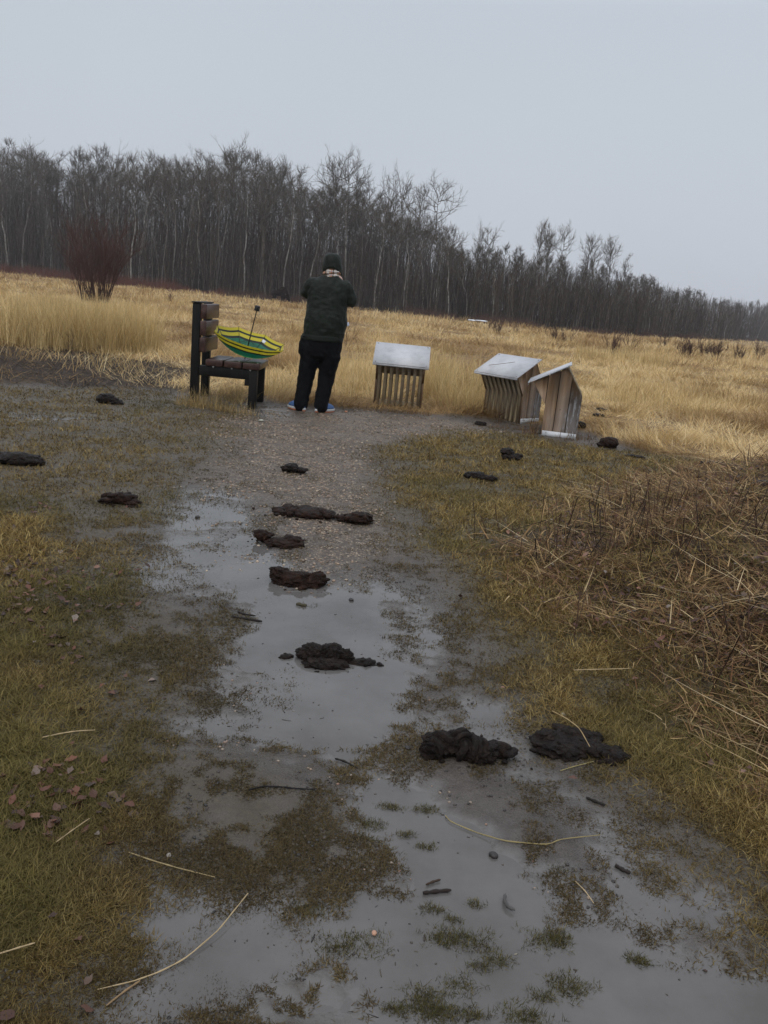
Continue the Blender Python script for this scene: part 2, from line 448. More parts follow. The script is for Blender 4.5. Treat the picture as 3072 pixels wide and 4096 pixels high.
    vg = n.new('ShaderNodeMath'); vg.operation = 'MULTIPLY_ADD'; l.new(keep.outputs[0], vg.inputs[0]); l.new(maprange(n, l, vo.outputs['Distance'], 0, 0.6, 1.0, 0.0), vg.inputs[1]); l.new(hs.outputs[0], vg.inputs[2])
    bn = bump(n, l, b, vg.outputs[0], 0.006, 1.0)
    l.new(maprange(n, l, slk.outputs[0], 0, 1, 1.0, 0.25), bn.inputs['Strength'])
    return mt

# ------------------------------------------------------------------ terrain: one polar sheet around the viewer
def build_ground():
    rs = [0.35]
    while rs[-1] < 4.5: rs.append(rs[-1] * 1.0042)
    while rs[-1] < 16: rs.append(rs[-1] * 1.006)
    while rs[-1] < 620: rs.append(rs[-1] * 1.05)
    rs = np.array(rs)
    ang = np.concatenate([np.arange(-180, -36, 4.0), np.arange(-36, 36, 0.16), np.arange(36, 180, 4.0)])
    th = np.radians(ang)
    RR, TT = np.meshgrid(rs, th, indexing='ij')
    X = RR * np.sin(TT); Y = RR * np.cos(TT)
    Zz = Z(X.ravel(), Y.ravel())
    V = np.stack([X.ravel(), Y.ravel(), Zz], 1)
    nr, nt_ = RR.shape
    i = np.arange(nr - 1)[:, None] * nt_; j = np.arange(nt_)[None, :]; j2 = (j + 1) % nt_
    q = np.stack([i + j, i + j2, i + nt_ + j2, i + nt_ + j], -1).reshape(-1, 4)
    V = np.vstack([V, [[0, 0, 0.02]]]); c = len(V) - 1
    t = np.stack([np.full(nt_, c), (np.arange(nt_) + 1) % nt_, np.arange(nt_)], 1)
    x, y = V[:, 0], V[:, 1]
    wet = np.maximum.reduce([mask(sstep(0.5, 0.0, S_pool), x, y), mask(sstep(0.5, 0.0, S_film), x, y), 0.45 * np.ones(len(x))]) * (1 - mask(M_field, x, y, 1)) * (1 - 0.8 * mask(M_pile, x, y))
    A = np.stack([mask(M_grav, x, y), np.maximum(mask(M_lawn, x, y), 0.45 * mask(M_turf, x, y)), wet], 1)
    soak = sstep(0.011, -0.001, V[:, 2]) * (np.hypot(x, y) < 11)
    A4 = np.stack([soak, soak, soak], 1)
    B = np.stack([mask(M_field, x, y, 1), mask(M_pile, x, y), mask(M_dark, x, y)], 1)
    o = np_mesh('ground', V, [q[:, ::-1], t[:, ::-1]], ground_material(), attrs={'MaskA': A, 'MaskB': B, 'MaskC': A4})
    tag(o, kind='structure')
    return o
ground = build_ground()

# water: a level sheet that shows wherever the mud dips below it
def build_water():
    mt, n, l, b = mat_new('puddle_water')
    out = n['Material Output']
    silt = noise_node(n, l, 2.6, 6, 0.62)
    l.new(ramp(n, l, silt, [(0.34, (0.125, 0.114, 0.104)), (0.5, (0.160, 0.149, 0.140)), (0.66, (0.190, 0.178, 0.168))]), b.inputs['Base Color'])
    b.inputs['Roughness'].default_value = 0.03
    b.inputs['IOR'].default_value = 1.333
    f = noise_node(n, l, 9, 2); bump(n, l, b, f, 0.0012)
    tr = n.new('ShaderNodeBsdfTransparent'); tr.inputs['Color'].default_value = (0.62, 0.60, 0.56, 1)
    gl = n.new('ShaderNodeBsdfGlossy'); gl.inputs['Roughness'].default_value = 0.03; gl.inputs['Color'].default_value = (1, 1, 1, 1)
    fr = n.new('ShaderNodeFresnel'); fr.inputs['IOR'].default_value = 1.333
    m1 = n.new('ShaderNodeMixShader'); l.new(fr.outputs[0], m1.inputs[0]); l.new(tr.outputs[0], m1.inputs[1]); l.new(gl.outputs[0], m1.inputs[2])
    m2 = n.new('ShaderNodeMixShader'); m2.inputs[0].default_value = 0.72
    l.new(m1.outputs[0], m2.inputs[1]); l.new(b.outputs[0], m2.inputs[2]); l.new(m2.outputs[0], out.inputs['Surface'])
    x0, x1, y0, y1 = -5.5, 4.5, 0.4, 9.6
    nx, ny = 40, 40
    X, Y = np.meshgrid(np.linspace(x0, x1, nx), np.linspace(y0, y1, ny))
    V = np.stack([X.ravel(), Y.ravel(), np.zeros(X.size)], 1)
    i = np.arange(ny - 1)[:, None] * nx; j = np.arange(nx - 1)[None, :]
    q = np.stack([i + j, i + j + 1, i + nx + j + 1, i + nx + j], -1).reshape(-1, 4)
    tag(np_mesh('water', V, q, mt), kind='structure')
build_water()
# ------------------------------------------------------------------ bench
M_PLANK = simple('dark_plank', [(0.3, (0.026, 0.013, 0.010)), (0.55, (0.060, 0.031, 0.024)), (0.75, (0.105, 0.062, 0.05))], 14, 0.32, (1, 0.06, 1), 0.0015, 0.3)
M_BLACK = simple('black_timber', [(0.35, (0.004, 0.004, 0.004)), (0.7, (0.012, 0.011, 0.010))], 18, 0.5, (1, 1, 0.1), 0.001, 0.16)
M_BOLT = simple('bolt', [(0.3, (0.35, 0.35, 0.34)), (0.7, (0.55, 0.55, 0.54))], 10, 0.35, metal=0.8)
def build_bench():
    t = thing('park_bench', (-2.275, 9.17, 0), 'small open-ended park bench with black posts and dark brown planks', 'bench', 0.02)
    D = 0.66
    def post(x0, x1, y0, y1, z1, nm):
        m = MB(); m.box(x0, x1, y0, y1, -0.12, z1, b=0.004); m.build(nm, M_BLACK, t, False)
    for y in (0.0, D - 0.1):
        post(0.0, 0.088, y, y + 0.09, 1.088, 'back_post')
        post(0.648, 0.736, y + 0.002, y + 0.088, 0.43, 'leg')
        m = MB(); m.box(0.09, 0.735, y + 0.004, y + 0.084, 0.318, 0.428, b=0.004)
        m.box(0.60, 0.647, y + 0.006, y + 0.082, 0.25, 0.317, b=0.003)
        m.build('seat_rail', M_BLACK, t, False)
    cap = MB(); cap.box(-0.012, 0.096, -0.01, D, 1.09, 1.104, b=0.003); cap.build('top_cap', M_BLACK, t, False)
    for k in range(3):
        z1 = 1.086 - k * 0.178
        m = MB(); m.box(0.091, 0.158, -0.012, D + 0.015, z1 - 0.158, z1, b=0.008)
        m.build('back_plank', M_PLANK, t, False)
    for k in range(3):
        x0 = 0.166 + k * 0.204
        m = MB(); m.box(x0, x0 + 0.187, -0.014, D + 0.015, 0.431, 0.502, b=0.009)
        seat = m.build('seat_plank', M_PLANK, t, False)
        for y in (0.05, D - 0.05):
            m = MB(); bm = bmesh.new(); bmesh.ops.create_cone(bm, cap_ends=True, segments=10, radius1=0.011, radius2=0.008, depth=0.006, matrix=Matrix.Translation((0.166 + k * 0.204 + 0.155, y, 0.505)))
            m.from_bm(bm); m.build('bolt', M_BOLT, seat, False)
        m = MB(); bm = bmesh.new(); bmesh.ops.create_cone(bm, cap_ends=True, segments=10, radius1=0.010, radius2=0.008, depth=0.008, matrix=Matrix.Translation((0.25 + k * 0.204, -0.004, 0.424)) @ Matrix.Rotation(PI / 2, 4, 'X'))
        m.from_bm(bm); m.build('bolt', M_BOLT, seat, False)
build_bench()

# ------------------------------------------------------------------ umbrella lying open and upturned on the seat
def build_umbrella():
    Yc = 9.52
    c = P(1000, 1351, Yc)
    knob = P(1021, 1225, Yc)
    ax = knob - c; shaft_len = np.linalg.norm(ax); ax = ax + np.array([0.035, -0.042, 0]); ax /= np.linalg.norm(ax)
    t = thing('umbrella', tuple(c), 'open umbrella with yellow, green and black rings lying upturned on the bench seat', 'umbrella')
    q = Vector(ax).to_track_quat('Z', 'X').to_matrix()
    Mq = np.array(q)
    depth, Rr, n = 0.21, 0.43, 8
    def pt(a, tt, off=0.0):
        # a in ribs (0..8); panels sag between ribs
        fr = a - math.floor(a)
        chord = math.cos(PI / n) / math.cos((fr - 0.5) * 2 * PI / n)
        sag = 1 - (1 - chord) * (0.6 + 0.9 * tt) * 0.9
        r = Rr * tt * sag
        z = -depth * (1 - tt ** 2.3) + off - 0.012 * math.sin(PI * fr) * tt
        an = a * 2 * PI / n + 0.25
        return (r * math.cos(an), r * math.sin(an), z)
    V = []; cols = []; Q = []; NT = 40; NA = 8 * 8
    for k in range(NT + 1):
        for j in range(NA):
            V.append(pt(j / 8, max(0.012, k / NT)))
    V = np.array(V) @ Mq.T
    for k in range(NT):
        for j in range(NA):
            Q.append((k * NA + j, k * NA + (j + 1) % NA, (k + 1) * NA + (j + 1) % NA, (k + 1) * NA + j))
    rad = np.repeat(np.maximum(0.012, np.arange(NT + 1) / NT), NA)
    mt, nn, l, b = mat_new('umbrella_cloth')
    at = nn.new('ShaderNodeAttribute'); at.attribute_name = 'Rad'
    sp = nn.new('ShaderNodeSeparateColor'); l.new(at.outputs['Color'], sp.inputs[0])
    r = nn.new('ShaderNodeValToRGB'); r.color_ramp.interpolation = 'CONSTANT'; el = r.color_ramp.elements
    K = (0.012, 0.02, 0.016); Yl = (0.66, 0.56, 0.03); Gn = (0.012, 0.16, 0.085); G2 = (0.02, 0.33, 0.11)
    st = [(0.0, G2), (0.30, K), (0.33, G2), (0.55, K), (0.57, Gn), (0.755, K), (0.815, Yl), (0.895, K), (0.94, Yl)]
    el[0].position = 0; el[0].color = (*st[0][1], 1); el[1].position = st[1][0]; el[1].color = (*st[1][1], 1)
    for p_, c_ in st[2:]:
        z = el.new(p_); z.color = (*c_, 1)
    l.new(sp.outputs[0], r.inputs['Fac']); l.new(r.outputs['Color'], b.inputs['Base Color'])
    b.inputs['Roughness'].default_value = 0.45
    tr = nn.new('ShaderNodeBsdfTranslucent'); l.new(r.outputs['Color'], tr.inputs['Color'])
    mx = nn.new('ShaderNodeMixShader'); mx.inputs[0].default_value = 0.35
    l.new(b.outputs[0], mx.inputs[1]); l.new(tr.outputs[0], mx.inputs[2]); l.new(mx.outputs[0], nn['Material Output'].inputs['Surface'])
    can = np_mesh('canopy', V, np.array(Q), mt, parent=t, attrs={'Rad': np.stack([rad, rad, rad], 1)})
    MK = simple('umbrella_metal', [(0.3, (0.01, 0.01, 0.01)), (0.7, (0.03, 0.03, 0.03))], 20, 0.35)
    MKP = simple('handle_plastic', [(0.3, (0.006, 0.006, 0.006)), (0.7, (0.012, 0.012, 0.012))], 20, 0.5)
    for k in range(8):
        pts = np.array([pt(k + 1e-6, s, 0.008) for s in np.linspace(0.03, 1.0, 14)]) @ Mq.T
        v, qd = tubes(pts[None], np.full((1, 14), 0.0028), 5)
        m = MB(); m.add(v, qd)
        rb = m.build('rib', MK, t)
        e = np.array(pt(k + 1e-6, 0.52, 0.008)); hub = np.array([0, 0, -0.02])
        m = MB(); v, qd = tubes(np.array([[hub, hub * 0.5 + e * 0.5, e]]) @ Mq.T, np.full((1, 3), 0.002), 4); m.add(v, qd)
        m.build('stretcher', MK, rb)
    m = MB()
    v, qd = tubes(np.array([[[0, 0, -depth - 0.045], [0, 0, -depth - 0.02], [0, 0, 0.1], [0, 0, shaft_len * 0.93]]]) @ Mq.T, np.array([[0.003, 0.0075, 0.0065, 0.0055]]), 8)
    m.add(v, qd); m.build('shaft', MK, t)
    m = MB(); MM = q.to_4x4()
    m.box(-0.024, 0.024, -0.022, 0.022, shaft_len * 0.93 - 0.018, shaft_len * 0.93 + 0.042, MM, b=0.007)
    h = m.build('handle', MKP, t)
    lp = [Vector(((-0.022 - 0.022 * math.sin(s)), 0.0, shaft_len * 0.93 + 0.02 - 0.085 * s / 3)) for s in np.linspace(0, 3.1, 10)]
    v, qd = tubes(np.array([[tuple(q @ p_) for p_ in lp]]), np.full((1, 10), 0.0018), 4)
    m = MB(); m.add(v, qd); m.build('wrist_cord', simple('cord', [(0.3, (0.25, 0.24, 0.2)), (0.7, (0.4, 0.38, 0.33))], 30, 0.8), h)
    m = MB()
    best = (1e9, 0, 0)
    for ia in range(160):
        for it in range(20, 60):
            w = Mq @ np.array(pt(ia / 20 + 0.01, it / 64, 0.006)) + c - EYE
            e_ = (1536 + FPX * (w @ RI) / (w @ F_) - 1052) ** 2 + (2048 - FPX * (w @ UI) / (w @ F_) - 1372) ** 2
            if e_ < best[0]: best = (e_, ia / 20 + 0.01, it / 64)
    a = best[1]; t0 = best[2]
    corners = [pt(a + da, tt, 0.006) for da, tt in ((-0.1, t0), (0.1, t0), (0.1, t0 + 0.07), (-0.1, t0 + 0.07))]
    lo = np.array(corners); hi = lo + np.array([0, 0, 0.0015])
    m.add(np.vstack([lo, hi]) @ Mq.T, [(0, 1, 2, 3), (7, 6, 5, 4), (0, 4, 5, 1), (1, 5, 6, 2), (2, 6, 7, 3), (3, 7, 4, 0)])
    m.build('care_tag', simple('tag_white', [(0.3, (0.7, 0.72, 0.74)), (0.7, (0.8, 0.8, 0.8))], 30, 0.6), t, False)
build_umbrella()

# ------------------------------------------------------------------ slatted wooden bins with metal lids
def wood_mat(name, stops, stain=False):
    mt, n, l, b = mat_new(name)
    g = noise_node(n, l, 26, 6, 0.65, stretch=(1, 1, 0.05))
    k = noise_node(n, l, 5, 4, 0.6, stretch=(1, 1, 0.35))
    col = ramp(n, l, g, stops)
    col = mixc(n, l, maprange(n, l, k, 0.48, 0.70, 0, 0.55), col, (0.20, 0.175, 0.15))
    if stain:
        tc = n.new('ShaderNodeTexCoord'); sp = n.new('ShaderNodeSeparateXYZ'); l.new(tc.outputs['Object'], sp.inputs[0])
        lo = maprange(n, l, sp.outputs['Z'], 0.32, 0.0, 0, 1)
        ed = noise_node(n, l, 16, 5, 0.7, stretch=(1, 1, 0.12))
        mm = n.new('ShaderNodeMath'); mm.operation = 'MULTIPLY'; l.new(lo, mm.inputs[0]); l.new(maprange(n, l, ed, 0.42, 0.56, 0, 1), mm.inputs[1])
        col = mixc(n, l, mm.outputs[0], col, (0.07, 0.045, 0.03))
        pale = noise_node(n, l, 20, 5, 0.75, stretch=(1, 1, 0.16))
        rt = maprange(n, l, sp.outputs['Y'], -0.22, -0.08, 0, 1)
        zz = maprange(n, l, sp.outputs['Z'], 0.58, 0.42, 0, 1)
        m3 = n.new('ShaderNodeMath'); m3.operation = 'MULTIPLY'; l.new(rt, m3.inputs[0]); l.new(zz, m3.inputs[1])
        col = mixc(n, l, m3.outputs[0], col, (0.10, 0.085, 0.075))
        m4 = n.new('ShaderNodeMath'); m4.operation = 'MULTIPLY'; l.new(m3.outputs[0], m4.inputs[0]); l.new(maprange(n, l, pale, 0.52, 0.62, 0, 0.9), m4.inputs[1])
        col = mixc(n, l, m4.outputs[0], col, (0.36, 0.36, 0.37))
    # knots
    vo = n.new('ShaderNodeTexVoronoi'); vo.inputs['Scale'].default_value = 7; tc2 = n.new('ShaderNodeTexCoord'); l.new(tc2.outputs['Object'], vo.inputs['Vector'])
    col = mixc(n, l, maprange(n, l, vo.outputs['Distance'], 0.07, 0.03, 0, 0.8), col, (0.05, 0.03, 0.02))
    l.new(col, b.inputs['Base Color']); b.inputs['Roughness'].default_value = 0.62
    bump(n, l, b, g, 0.002)
    return mt
M_SLAT = wood_mat('slat_wood', [(0.3, (0.16, 0.12, 0.07)), (0.5, (0.32, 0.25, 0.155)), (0.7, (0.44, 0.355, 0.23))])
M_SIDE = wood_mat('side_wood', [(0.3, (0.12, 0.068, 0.036)), (0.5, (0.25, 0.155, 0.086)), (0.7, (0.37, 0.25, 0.15))], True)
M_SEAM = simple('seam_shade', [(0.3, (0.02, 0.014, 0.01)), (0.7, (0.05, 0.035, 0.025))], 10, 0.8)  # near-black colour that puts the shade into the board gaps
M_GALV = simple('galvanised_strip', [(0.3, (0.56, 0.57, 0.58)), (0.7, (0.70, 0.71, 0.72))], 12, 0.5)
def lid_mat():
    mt, n, l, b = mat_new('lid_metal')
    f = noise_node(n, l, 5, 6, 0.7); g = noise_node(n, l, 60, 4, 0.7)
    c = ramp(n, l, f, [(0.3, (0.40, 0.40, 0.41)), (0.5, (0.52, 0.52, 0.53)), (0.75, (0.60, 0.60, 0.61))])
    c = mixc(n, l, maprange(n, l, g, 0.6, 0.75, 0, 0.6), c, (0.22, 0.21, 0.2))
    l.new(c, b.inputs['Base Color']); b.inputs['Metallic'].default_value = 0.15
    l.new(maprange(n, l, f, 0.3, 0.7, 0.45, 0.62), b.inputs['Roughness'])
    bump(n, l, b, f, 0.004, 0.5)
    return mt
M_LID = lid_mat()
PROF = [(0.0, 0.0), (-0.37, 0.0), (-0.37, 0.345), (-0.515, 0.572), (-0.188, 0.748), (0.0, 0.475)]
def prism(m, prof, x0, x1):
    a = [(x0, y, z) for y, z in prof]; b = [(x1, y, z) for y, z in prof]
    n = len(prof); V = a + b
    T = []
    from mathutils.geometry import tessellate_polygon
    tri = tessellate_polygon([[Vector((0, y, z)) for y, z in prof]])
    for i, j, k in tri: T += [(i, j, k), (n + k, n + j, n + i)]
    Q = [(i, (i + 1) % n, n + (i + 1) % n, n + i) for i in range(n)]
    m.add(V, Q, T)
def clip_prof(prof, ya, yb):
    """slice of the profile between two y values (boards)"""
    def clip(ps, s, lim):
        out = []
        for i in range(len(ps)):
            a, b = ps[i], ps[(i + 1) % len(ps)]
            ia, ib = s * (a[0] - lim) >= 0, s * (b[0] - lim) >= 0
            if ia: out.append(a)
            if ia != ib:
                t = (lim - a[0]) / (b[0] - a[0]); out.append((lim, a[1] + t * (b[1] - a[1])))
        return out
    return clip(clip(prof, 1, ya), -1, yb)
def build_bin(x, y, yaw, label, bracket=True):
    z0 = Z1(x, y)
    t = thing('slatted_bin', (x, y, min(z0, 0.03) - 0.02), label, 'wooden bin', -yaw, 'slatted wooden bins with metal lids')
    for s in (-1, 1):
        m = MB(); xs = sorted((s * 0.302, s * 0.277))
        for ya, yb in ((-0.6, -0.373), (-0.366, -0.256), (-0.248, -0.130), (-0.122, 0.1)):
            pr = clip_prof(PROF, ya, yb)
            if len(pr) > 2: prism(m, pr, xs[0], xs[1])
        p = m.build('side_panel', M_SIDE, t, False)
        ib = MB(); a, b = sorted((s * 0.2765, s * 0.268)); prism(ib, [(-0.012, 0.01), (-0.33, 0.01), (-0.33, 0.34), (-0.46, 0.56), (-0.195, 0.71), (-0.014, 0.47)], a, b); ib.build('seam_backing', M_SEAM, p, False)  # added dark backing, so gaps between the boards read as shaded seams
        if bracket:
            k = MB(); xo = s * 0.3035
            a, b = sorted((xo, xo + s * 0.004)); k.box(a, b, -0.36, -0.005, 0.004, 0.072)
            a, b = sorted((xo, xo + s * 0.04)); k.box(a, b, -0.372, 0.012, -0.004, 0.002)
            br = k.build('base_bracket', M_GALV, p, False)
            for yy in (-0.32, -0.05):
                for zz in (0.055, 0.03):
                    kk = MB(); bm = bmesh.new(); bmesh.ops.create_cone(bm, cap_ends=True, segments=8, radius1=0.008, radius2=0.006, depth=0.008, matrix=Matrix.Translation((xo + s * 0.006, yy, zz)) @ Matrix.Rotation(PI / 2, 4, 'Y'))
                    kk.from_bm(bm); kk.build('screw', M_BOLT, br, False)
    # front slats: upright below the bend, leaning outwards above it
    for k in range(8):
        cx = -0.255 + k * 0.51 / 7
        m = MB()
        w = 0.019; th = 0.036
        prism(m, [(-0.368, 0.012), (-0.368, 0.349), (-0.506, 0.565), (-0.506 + 0.042, 0.586), (-0.368 + th + 0.002, 0.36), (-0.368 + th, 0.012)][::-1], cx - w, cx + w)
        m.build('front_slat', M_SLAT, t, False)
    m = MB(); m.box(-0.276, 0.276, -0.330, -0.296, 0.03, 0.10, b=0.002); m.build('lower_rail', M_SLAT, t, False)
    m = MB(); prism(m, [(-0.378, 0.43), (-0.458, 0.555), (-0.436, 0.568), (-0.356, 0.443)], -0.276, 0.276)
    m.build('upper_rail', M_SLAT, t, False)
    for k in range(8):
        m = MB(); cx = -0.255 + k * 0.51 / 7; w = 0.019
        prism(m, [(-0.034, 0.012), (-0.034, 0.472), (-0.205, 0.728), (-0.172, 0.738), (-0.002, 0.478), (-0.002, 0.012)][::-1], cx - w, cx + w)
        m.build('back_slat', M_SLAT, t, False)
    # lid
    L0 = Vector((0, -0.572, 0.556)); L1 = Vector((0, -0.150, 0.783))
    d = (L1 - L0).normalized(); nn_ = Vector((0, -d.z, d.y))
    m = MB()
    a = L0; b_ = L1
    pr = [(a.y, a.z), (b_.y, b_.z), (b_.y + nn_.y * 0.008, b_.z + nn_.z * 0.008), (a.y + nn_.y * 0.008, a.z + nn_.z * 0.008)]
    prism(m, pr[::-1], -0.342, 0.342)
    lip0 = (a.y + 0.001, a.z - 0.028); 
    prism(m, [(a.y, a.z - 0.001), (a.y, a.z - 0.022), (a.y + 0.003, a.z - 0.022), (a.y + 0.003, a.z - 0.001)], -0.342, 0.342)
    lid = m.build('lid', M_LID, t, False)
    rs_ = simple('rusty_screw', [(0.3, (0.12, 0.09, 0.07)), (0.7, (0.25, 0.2, 0.17))], 20, 0.6)
    for xx in (-0.31, 0.31):
        for s_ in (0.06, 0.94):
            m = MB(); p = L0.lerp(L1, s_) + nn_ * 0.0095
            bm = bmesh.new(); bmesh.ops.create_cone(bm, cap_ends=True, segments=8, radius1=0.008, radius2=0.006, depth=0.004, matrix=Matrix.Translation((xx, p.y, p.z)) @ Vector(nn_).to_track_quat('Z', 'X').to_matrix().to_4x4())
            m.from_bm(bm); m.build('screw', rs_, lid, False)
    return t
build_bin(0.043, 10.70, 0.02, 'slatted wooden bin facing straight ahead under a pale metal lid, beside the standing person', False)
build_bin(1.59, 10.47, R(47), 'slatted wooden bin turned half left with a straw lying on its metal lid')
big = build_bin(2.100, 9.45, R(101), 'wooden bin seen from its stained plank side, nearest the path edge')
big.scale = (1.05, 1.05, 1.04)

# ------------------------------------------------------------------ person
def ringloft(m, rings, k=24, cap=True, c=None):
    """rings: (centre xyz, rx, ry, [twist axis dir]) stacked along z-ish"""
    V = []
    for cx, rx, ry in rings:
        for j in range(k):
            a = 2 * PI * j / k
            ca, sa = math.cos(a), math.sin(a)
            e = 0.85
            V.append((cx[0] + rx * abs(ca) ** e * (1 if ca >= 0 else -1), cx[1] + ry * abs(sa) ** e * (1 if sa >= 0 else -1), cx[2]))
    n = len(rings); Q = []
    for i in range(n - 1):
        for j in range(k): Q.append((i * k + j, i * k + (j + 1) % k, (i + 1) * k + (j + 1) % k, (i + 1) * k + j))
    T = []
    if cap:
        V.append(tuple(rings[0][0])); V.append(tuple(rings[-1][0])); b = len(V)
        for j in range(k):
            T.append((b - 2, (j + 1) % k, j)); T.append((b - 1, (n - 1) * k + j, (n - 1) * k + (j + 1) % k))
    m.add(V, Q, T, c)
def limb(m, pts, rad, k=12):
    pts = np.array(pts, float); rad = np.array(rad, float)
    # resample smoothly
    n = 5 * (len(pts) - 1) + 1
    t = np.linspace(0, len(pts) - 1, n)
    def cr(A):
        out = []
        for u in t:
            i = min(int(u), len(A) - 2); f = u - i
            p0 = A[max(i - 1, 0)]; p1 = A[i]; p2 = A[i + 1]; p3 = A[min(i + 2, len(A) - 1)]
            out.append(0.5 * ((2 * p1) + (p2 - p0) * f + (2 * p0 - 5 * p1 + 4 * p2 - p3) * f * f + (3 * p1 - p0 - 3 * p2 + p3) * f ** 3))
        return np.array(out)
    q = cr(pts); r = cr(rad)
    d0 = (q[1] - q[0]); d0 /= np.linalg.norm(d0); d1 = q[-1] - q[-2]; d1 /= np.linalg.norm(d1)
    qq = np.vstack([q[0] - d0 * r[0] * 0.9, q[0] - d0 * r[0] * 0.55, q, q[-1] + d1 * r[-1] * 0.55, q[-1] + d1 * r[-1] * 0.9])
    rr = np.concatenate([[r[0] * 0.35, r[0] * 0.8], r, [r[-1] * 0.8, r[-1] * 0.35]])
    v, f = tubes(qq[None], rr[None], k)
    a = len(qq) - 1
    T = [(0, j, j + 1) for j in range(1, k - 1)] + [(a * k, a * k + j + 1, a * k + j) for j in range(1, k - 1)]
    m.add(v, f, T)
def ball(m, c, r, sub=3, M=None):
    bm = bmesh.new(); bmesh.ops.create_icosphere(bm, subdivisions=sub, radius=1)
    V = np.array([tuple(v.co) for v in bm.verts]) * np.array(r) + 0
    if M is not None: V = V @ np.array(M).T
    T = [[v.index for v in f.verts] for f in bm.faces]; bm.free()
    m.add(V + np.array(c), None, T)
def remesh(o, vox, it=6, fac=0.5):
    r = o.modifiers.new('join', 'REMESH'); r.mode = 'VOXEL'; r.voxel_size = vox; r.use_smooth_shade = True
    s = o.modifiers.new('soften', 'SMOOTH'); s.factor = fac; s.iterations = it
def wrinkle(o, strength, size, stretch=None):
    tx = bpy.data.textures.new('folds', 'CLOUDS'); tx.noise_scale = size; tx.noise_depth = 2
    d = o.modifiers.new('folds', 'DISPLACE'); d.texture = tx; d.strength = strength; d.mid_level = 0.5
    d.texture_coords = 'LOCAL'
    return d
def build_person():
    YP = 9.36
    gl = GZ(1197, 1648)
    t = thing('person', (-0.95, YP, 0), 'person standing with their back turned, in a dark green hooded jacket and black trousers', 'person')
    O = np.array([-0.95, YP, 0])
    def Q(px, py, dy=0.0):
        return P(px, py, YP + dy) - O
    s = YP / (FPX * 0.985)                     # metres per pixel here
    # ---- body: one continuous figure under the clothes
    m = MB()
    def torso_pts(): return None
    rings = [(Q(1285, 1400, 0.01), 0.14, 0.10), (Q(1293, 1340, 0.01), 0.155, 0.115), (Q(1302, 1270, 0.0), 0.15, 0.12), (Q(1309, 1200, 0), 0.15, 0.105), (Q(1314, 1150, 0), 0.155, 0.09), (Q(1318, 1122, 0), 0.11, 0.07), (Q(1323, 1104, 0.01), 0.058, 0.058), (Q(1327, 1080, 0.02), 0.055, 0.058)]
    ringloft(m, rings, 20)
    hc = Q(1329, 1057, 0.04)
    ball(m, hc, (0.076, 0.095, 0.112)); ball(m, hc + [0, 0.03, -0.065], (0.055, 0.065, 0.05))
    ball(m, hc + [0, 0.100, -0.012], (0.014, 0.02, 0.026), 2)                     # nose
    ball(m, hc + [0, 0.086, 0.022], (0.05, 0.012, 0.01), 2)                       # brow
    ball(m, hc + [0, 0.092, -0.052], (0.024, 0.009, 0.008), 2)                    # mouth
    ball(m, hc + [0.078, 0.0, -0.005], (0.010, 0.02, 0.032), 2); ball(m, hc + [-0.078, 0.0, -0.005], (0.010, 0.02, 0.032), 2)
    hands = []
    arms = []
    for sgn, sh, el, wr in ((-1, Q(1252, 1136, 0), Q(1228, 1172, 0.06), Q(1292, 1128, 0.28)), (1, Q(1382, 1148, 0), Q(1404, 1205, 0.05), Q(1362, 1132, 0.28))):
        limb(m, [sh, lerp(sh, el, 0.5), el, lerp(el, wr, 0.5), wr], [0.05, 0.047, 0.043, 0.036, 0.028])
        arms.append((sh, el, wr))
        palm = wr + np.array([-sgn * 0.012, 0.035, 0.045])
        limb(m, [wr, palm], [0.027, 0.03], 10)
        for k in range(4):
            base = palm + np.array([-sgn * 0.006, 0.015, 0.03 - k * 0.019])
            L = (0.036, 0.041, 0.038, 0.03)[k]
            p1 = base + np.array([-sgn * L * 0.7, 0.016, 0.004]); p2 = p1 + np.array([-sgn * L * 0.55, -0.014, 0]); p3 = p2 + np.array([-sgn * 0.006, -0.02, -0.002])
            limb(m, [base, p1, p2, p3], [0.0095, 0.009, 0.008, 0.007], 8)
        tb = palm + np.array([0, -0.014, 0.0])
        limb(m, [tb, tb + np.array([-sgn * 0.018, -0.012, 0.022]), tb + np.array([-sgn * 0.036, -0.006, 0.036])], [0.011, 0.010, 0.008], 8)
    legs = []
    for hip, kn, an in ((Q(1243, 1415, 0), Q(1222, 1515, 0.03), Q(1203, 1622, 0.0)), (Q(1322, 1415, 0), Q(1303, 1520, 0.03), Q(1283, 1628, 0.0))):
        limb(m, [hip, lerp(hip, kn, 0.5), kn, lerp(kn, an, 0.45), an], [0.085, 0.07, 0.052, 0.05, 0.036])
        legs.append((hip, kn, an))
    skin = simple('skin', [(0.3, (0.42, 0.25, 0.18)), (0.7, (0.5, 0.31, 0.23))], 12, 0.5)
    body = m.build('body', skin, t); remesh(body, 0.0075, 3)
    em = simple('eye', [(0.3, (0.05, 0.03, 0.02)), (0.7, (0.08, 0.05, 0.03))], 9, 0.2)
    for e_ in (-1, 1):
        eyes = MB(); ball(eyes, hc + [e_ * 0.03, 0.084, 0.006], (0.011, 0.009, 0.009), 2); eyes.build('eye', em, t)
    # ---- jacket
    mt, n, l, b = mat_new('jacket_cloth')
    f = noise_node(n, l, 7, 4, 0.6); f2 = noise_node(n, l, 6, 4, 0.6, stretch=(0.6, 0.8, 2.6))
    l.new(ramp(n, l, f, [(0.3, (0.0065, 0.0090, 0.0062)), (0.55, (0.011, 0.0148, 0.0102)), (0.75, (0.018, 0.0235, 0.0168))]), b.inputs['Base Color'])
    b.inputs['Roughness'].default_value = 0.6; b.inputs['Specular IOR Level'].default_value = 0.18
    bump(n, l, b, f2, 0.014, 0.7)
    m = MB()
    hw = lambda v: v * s
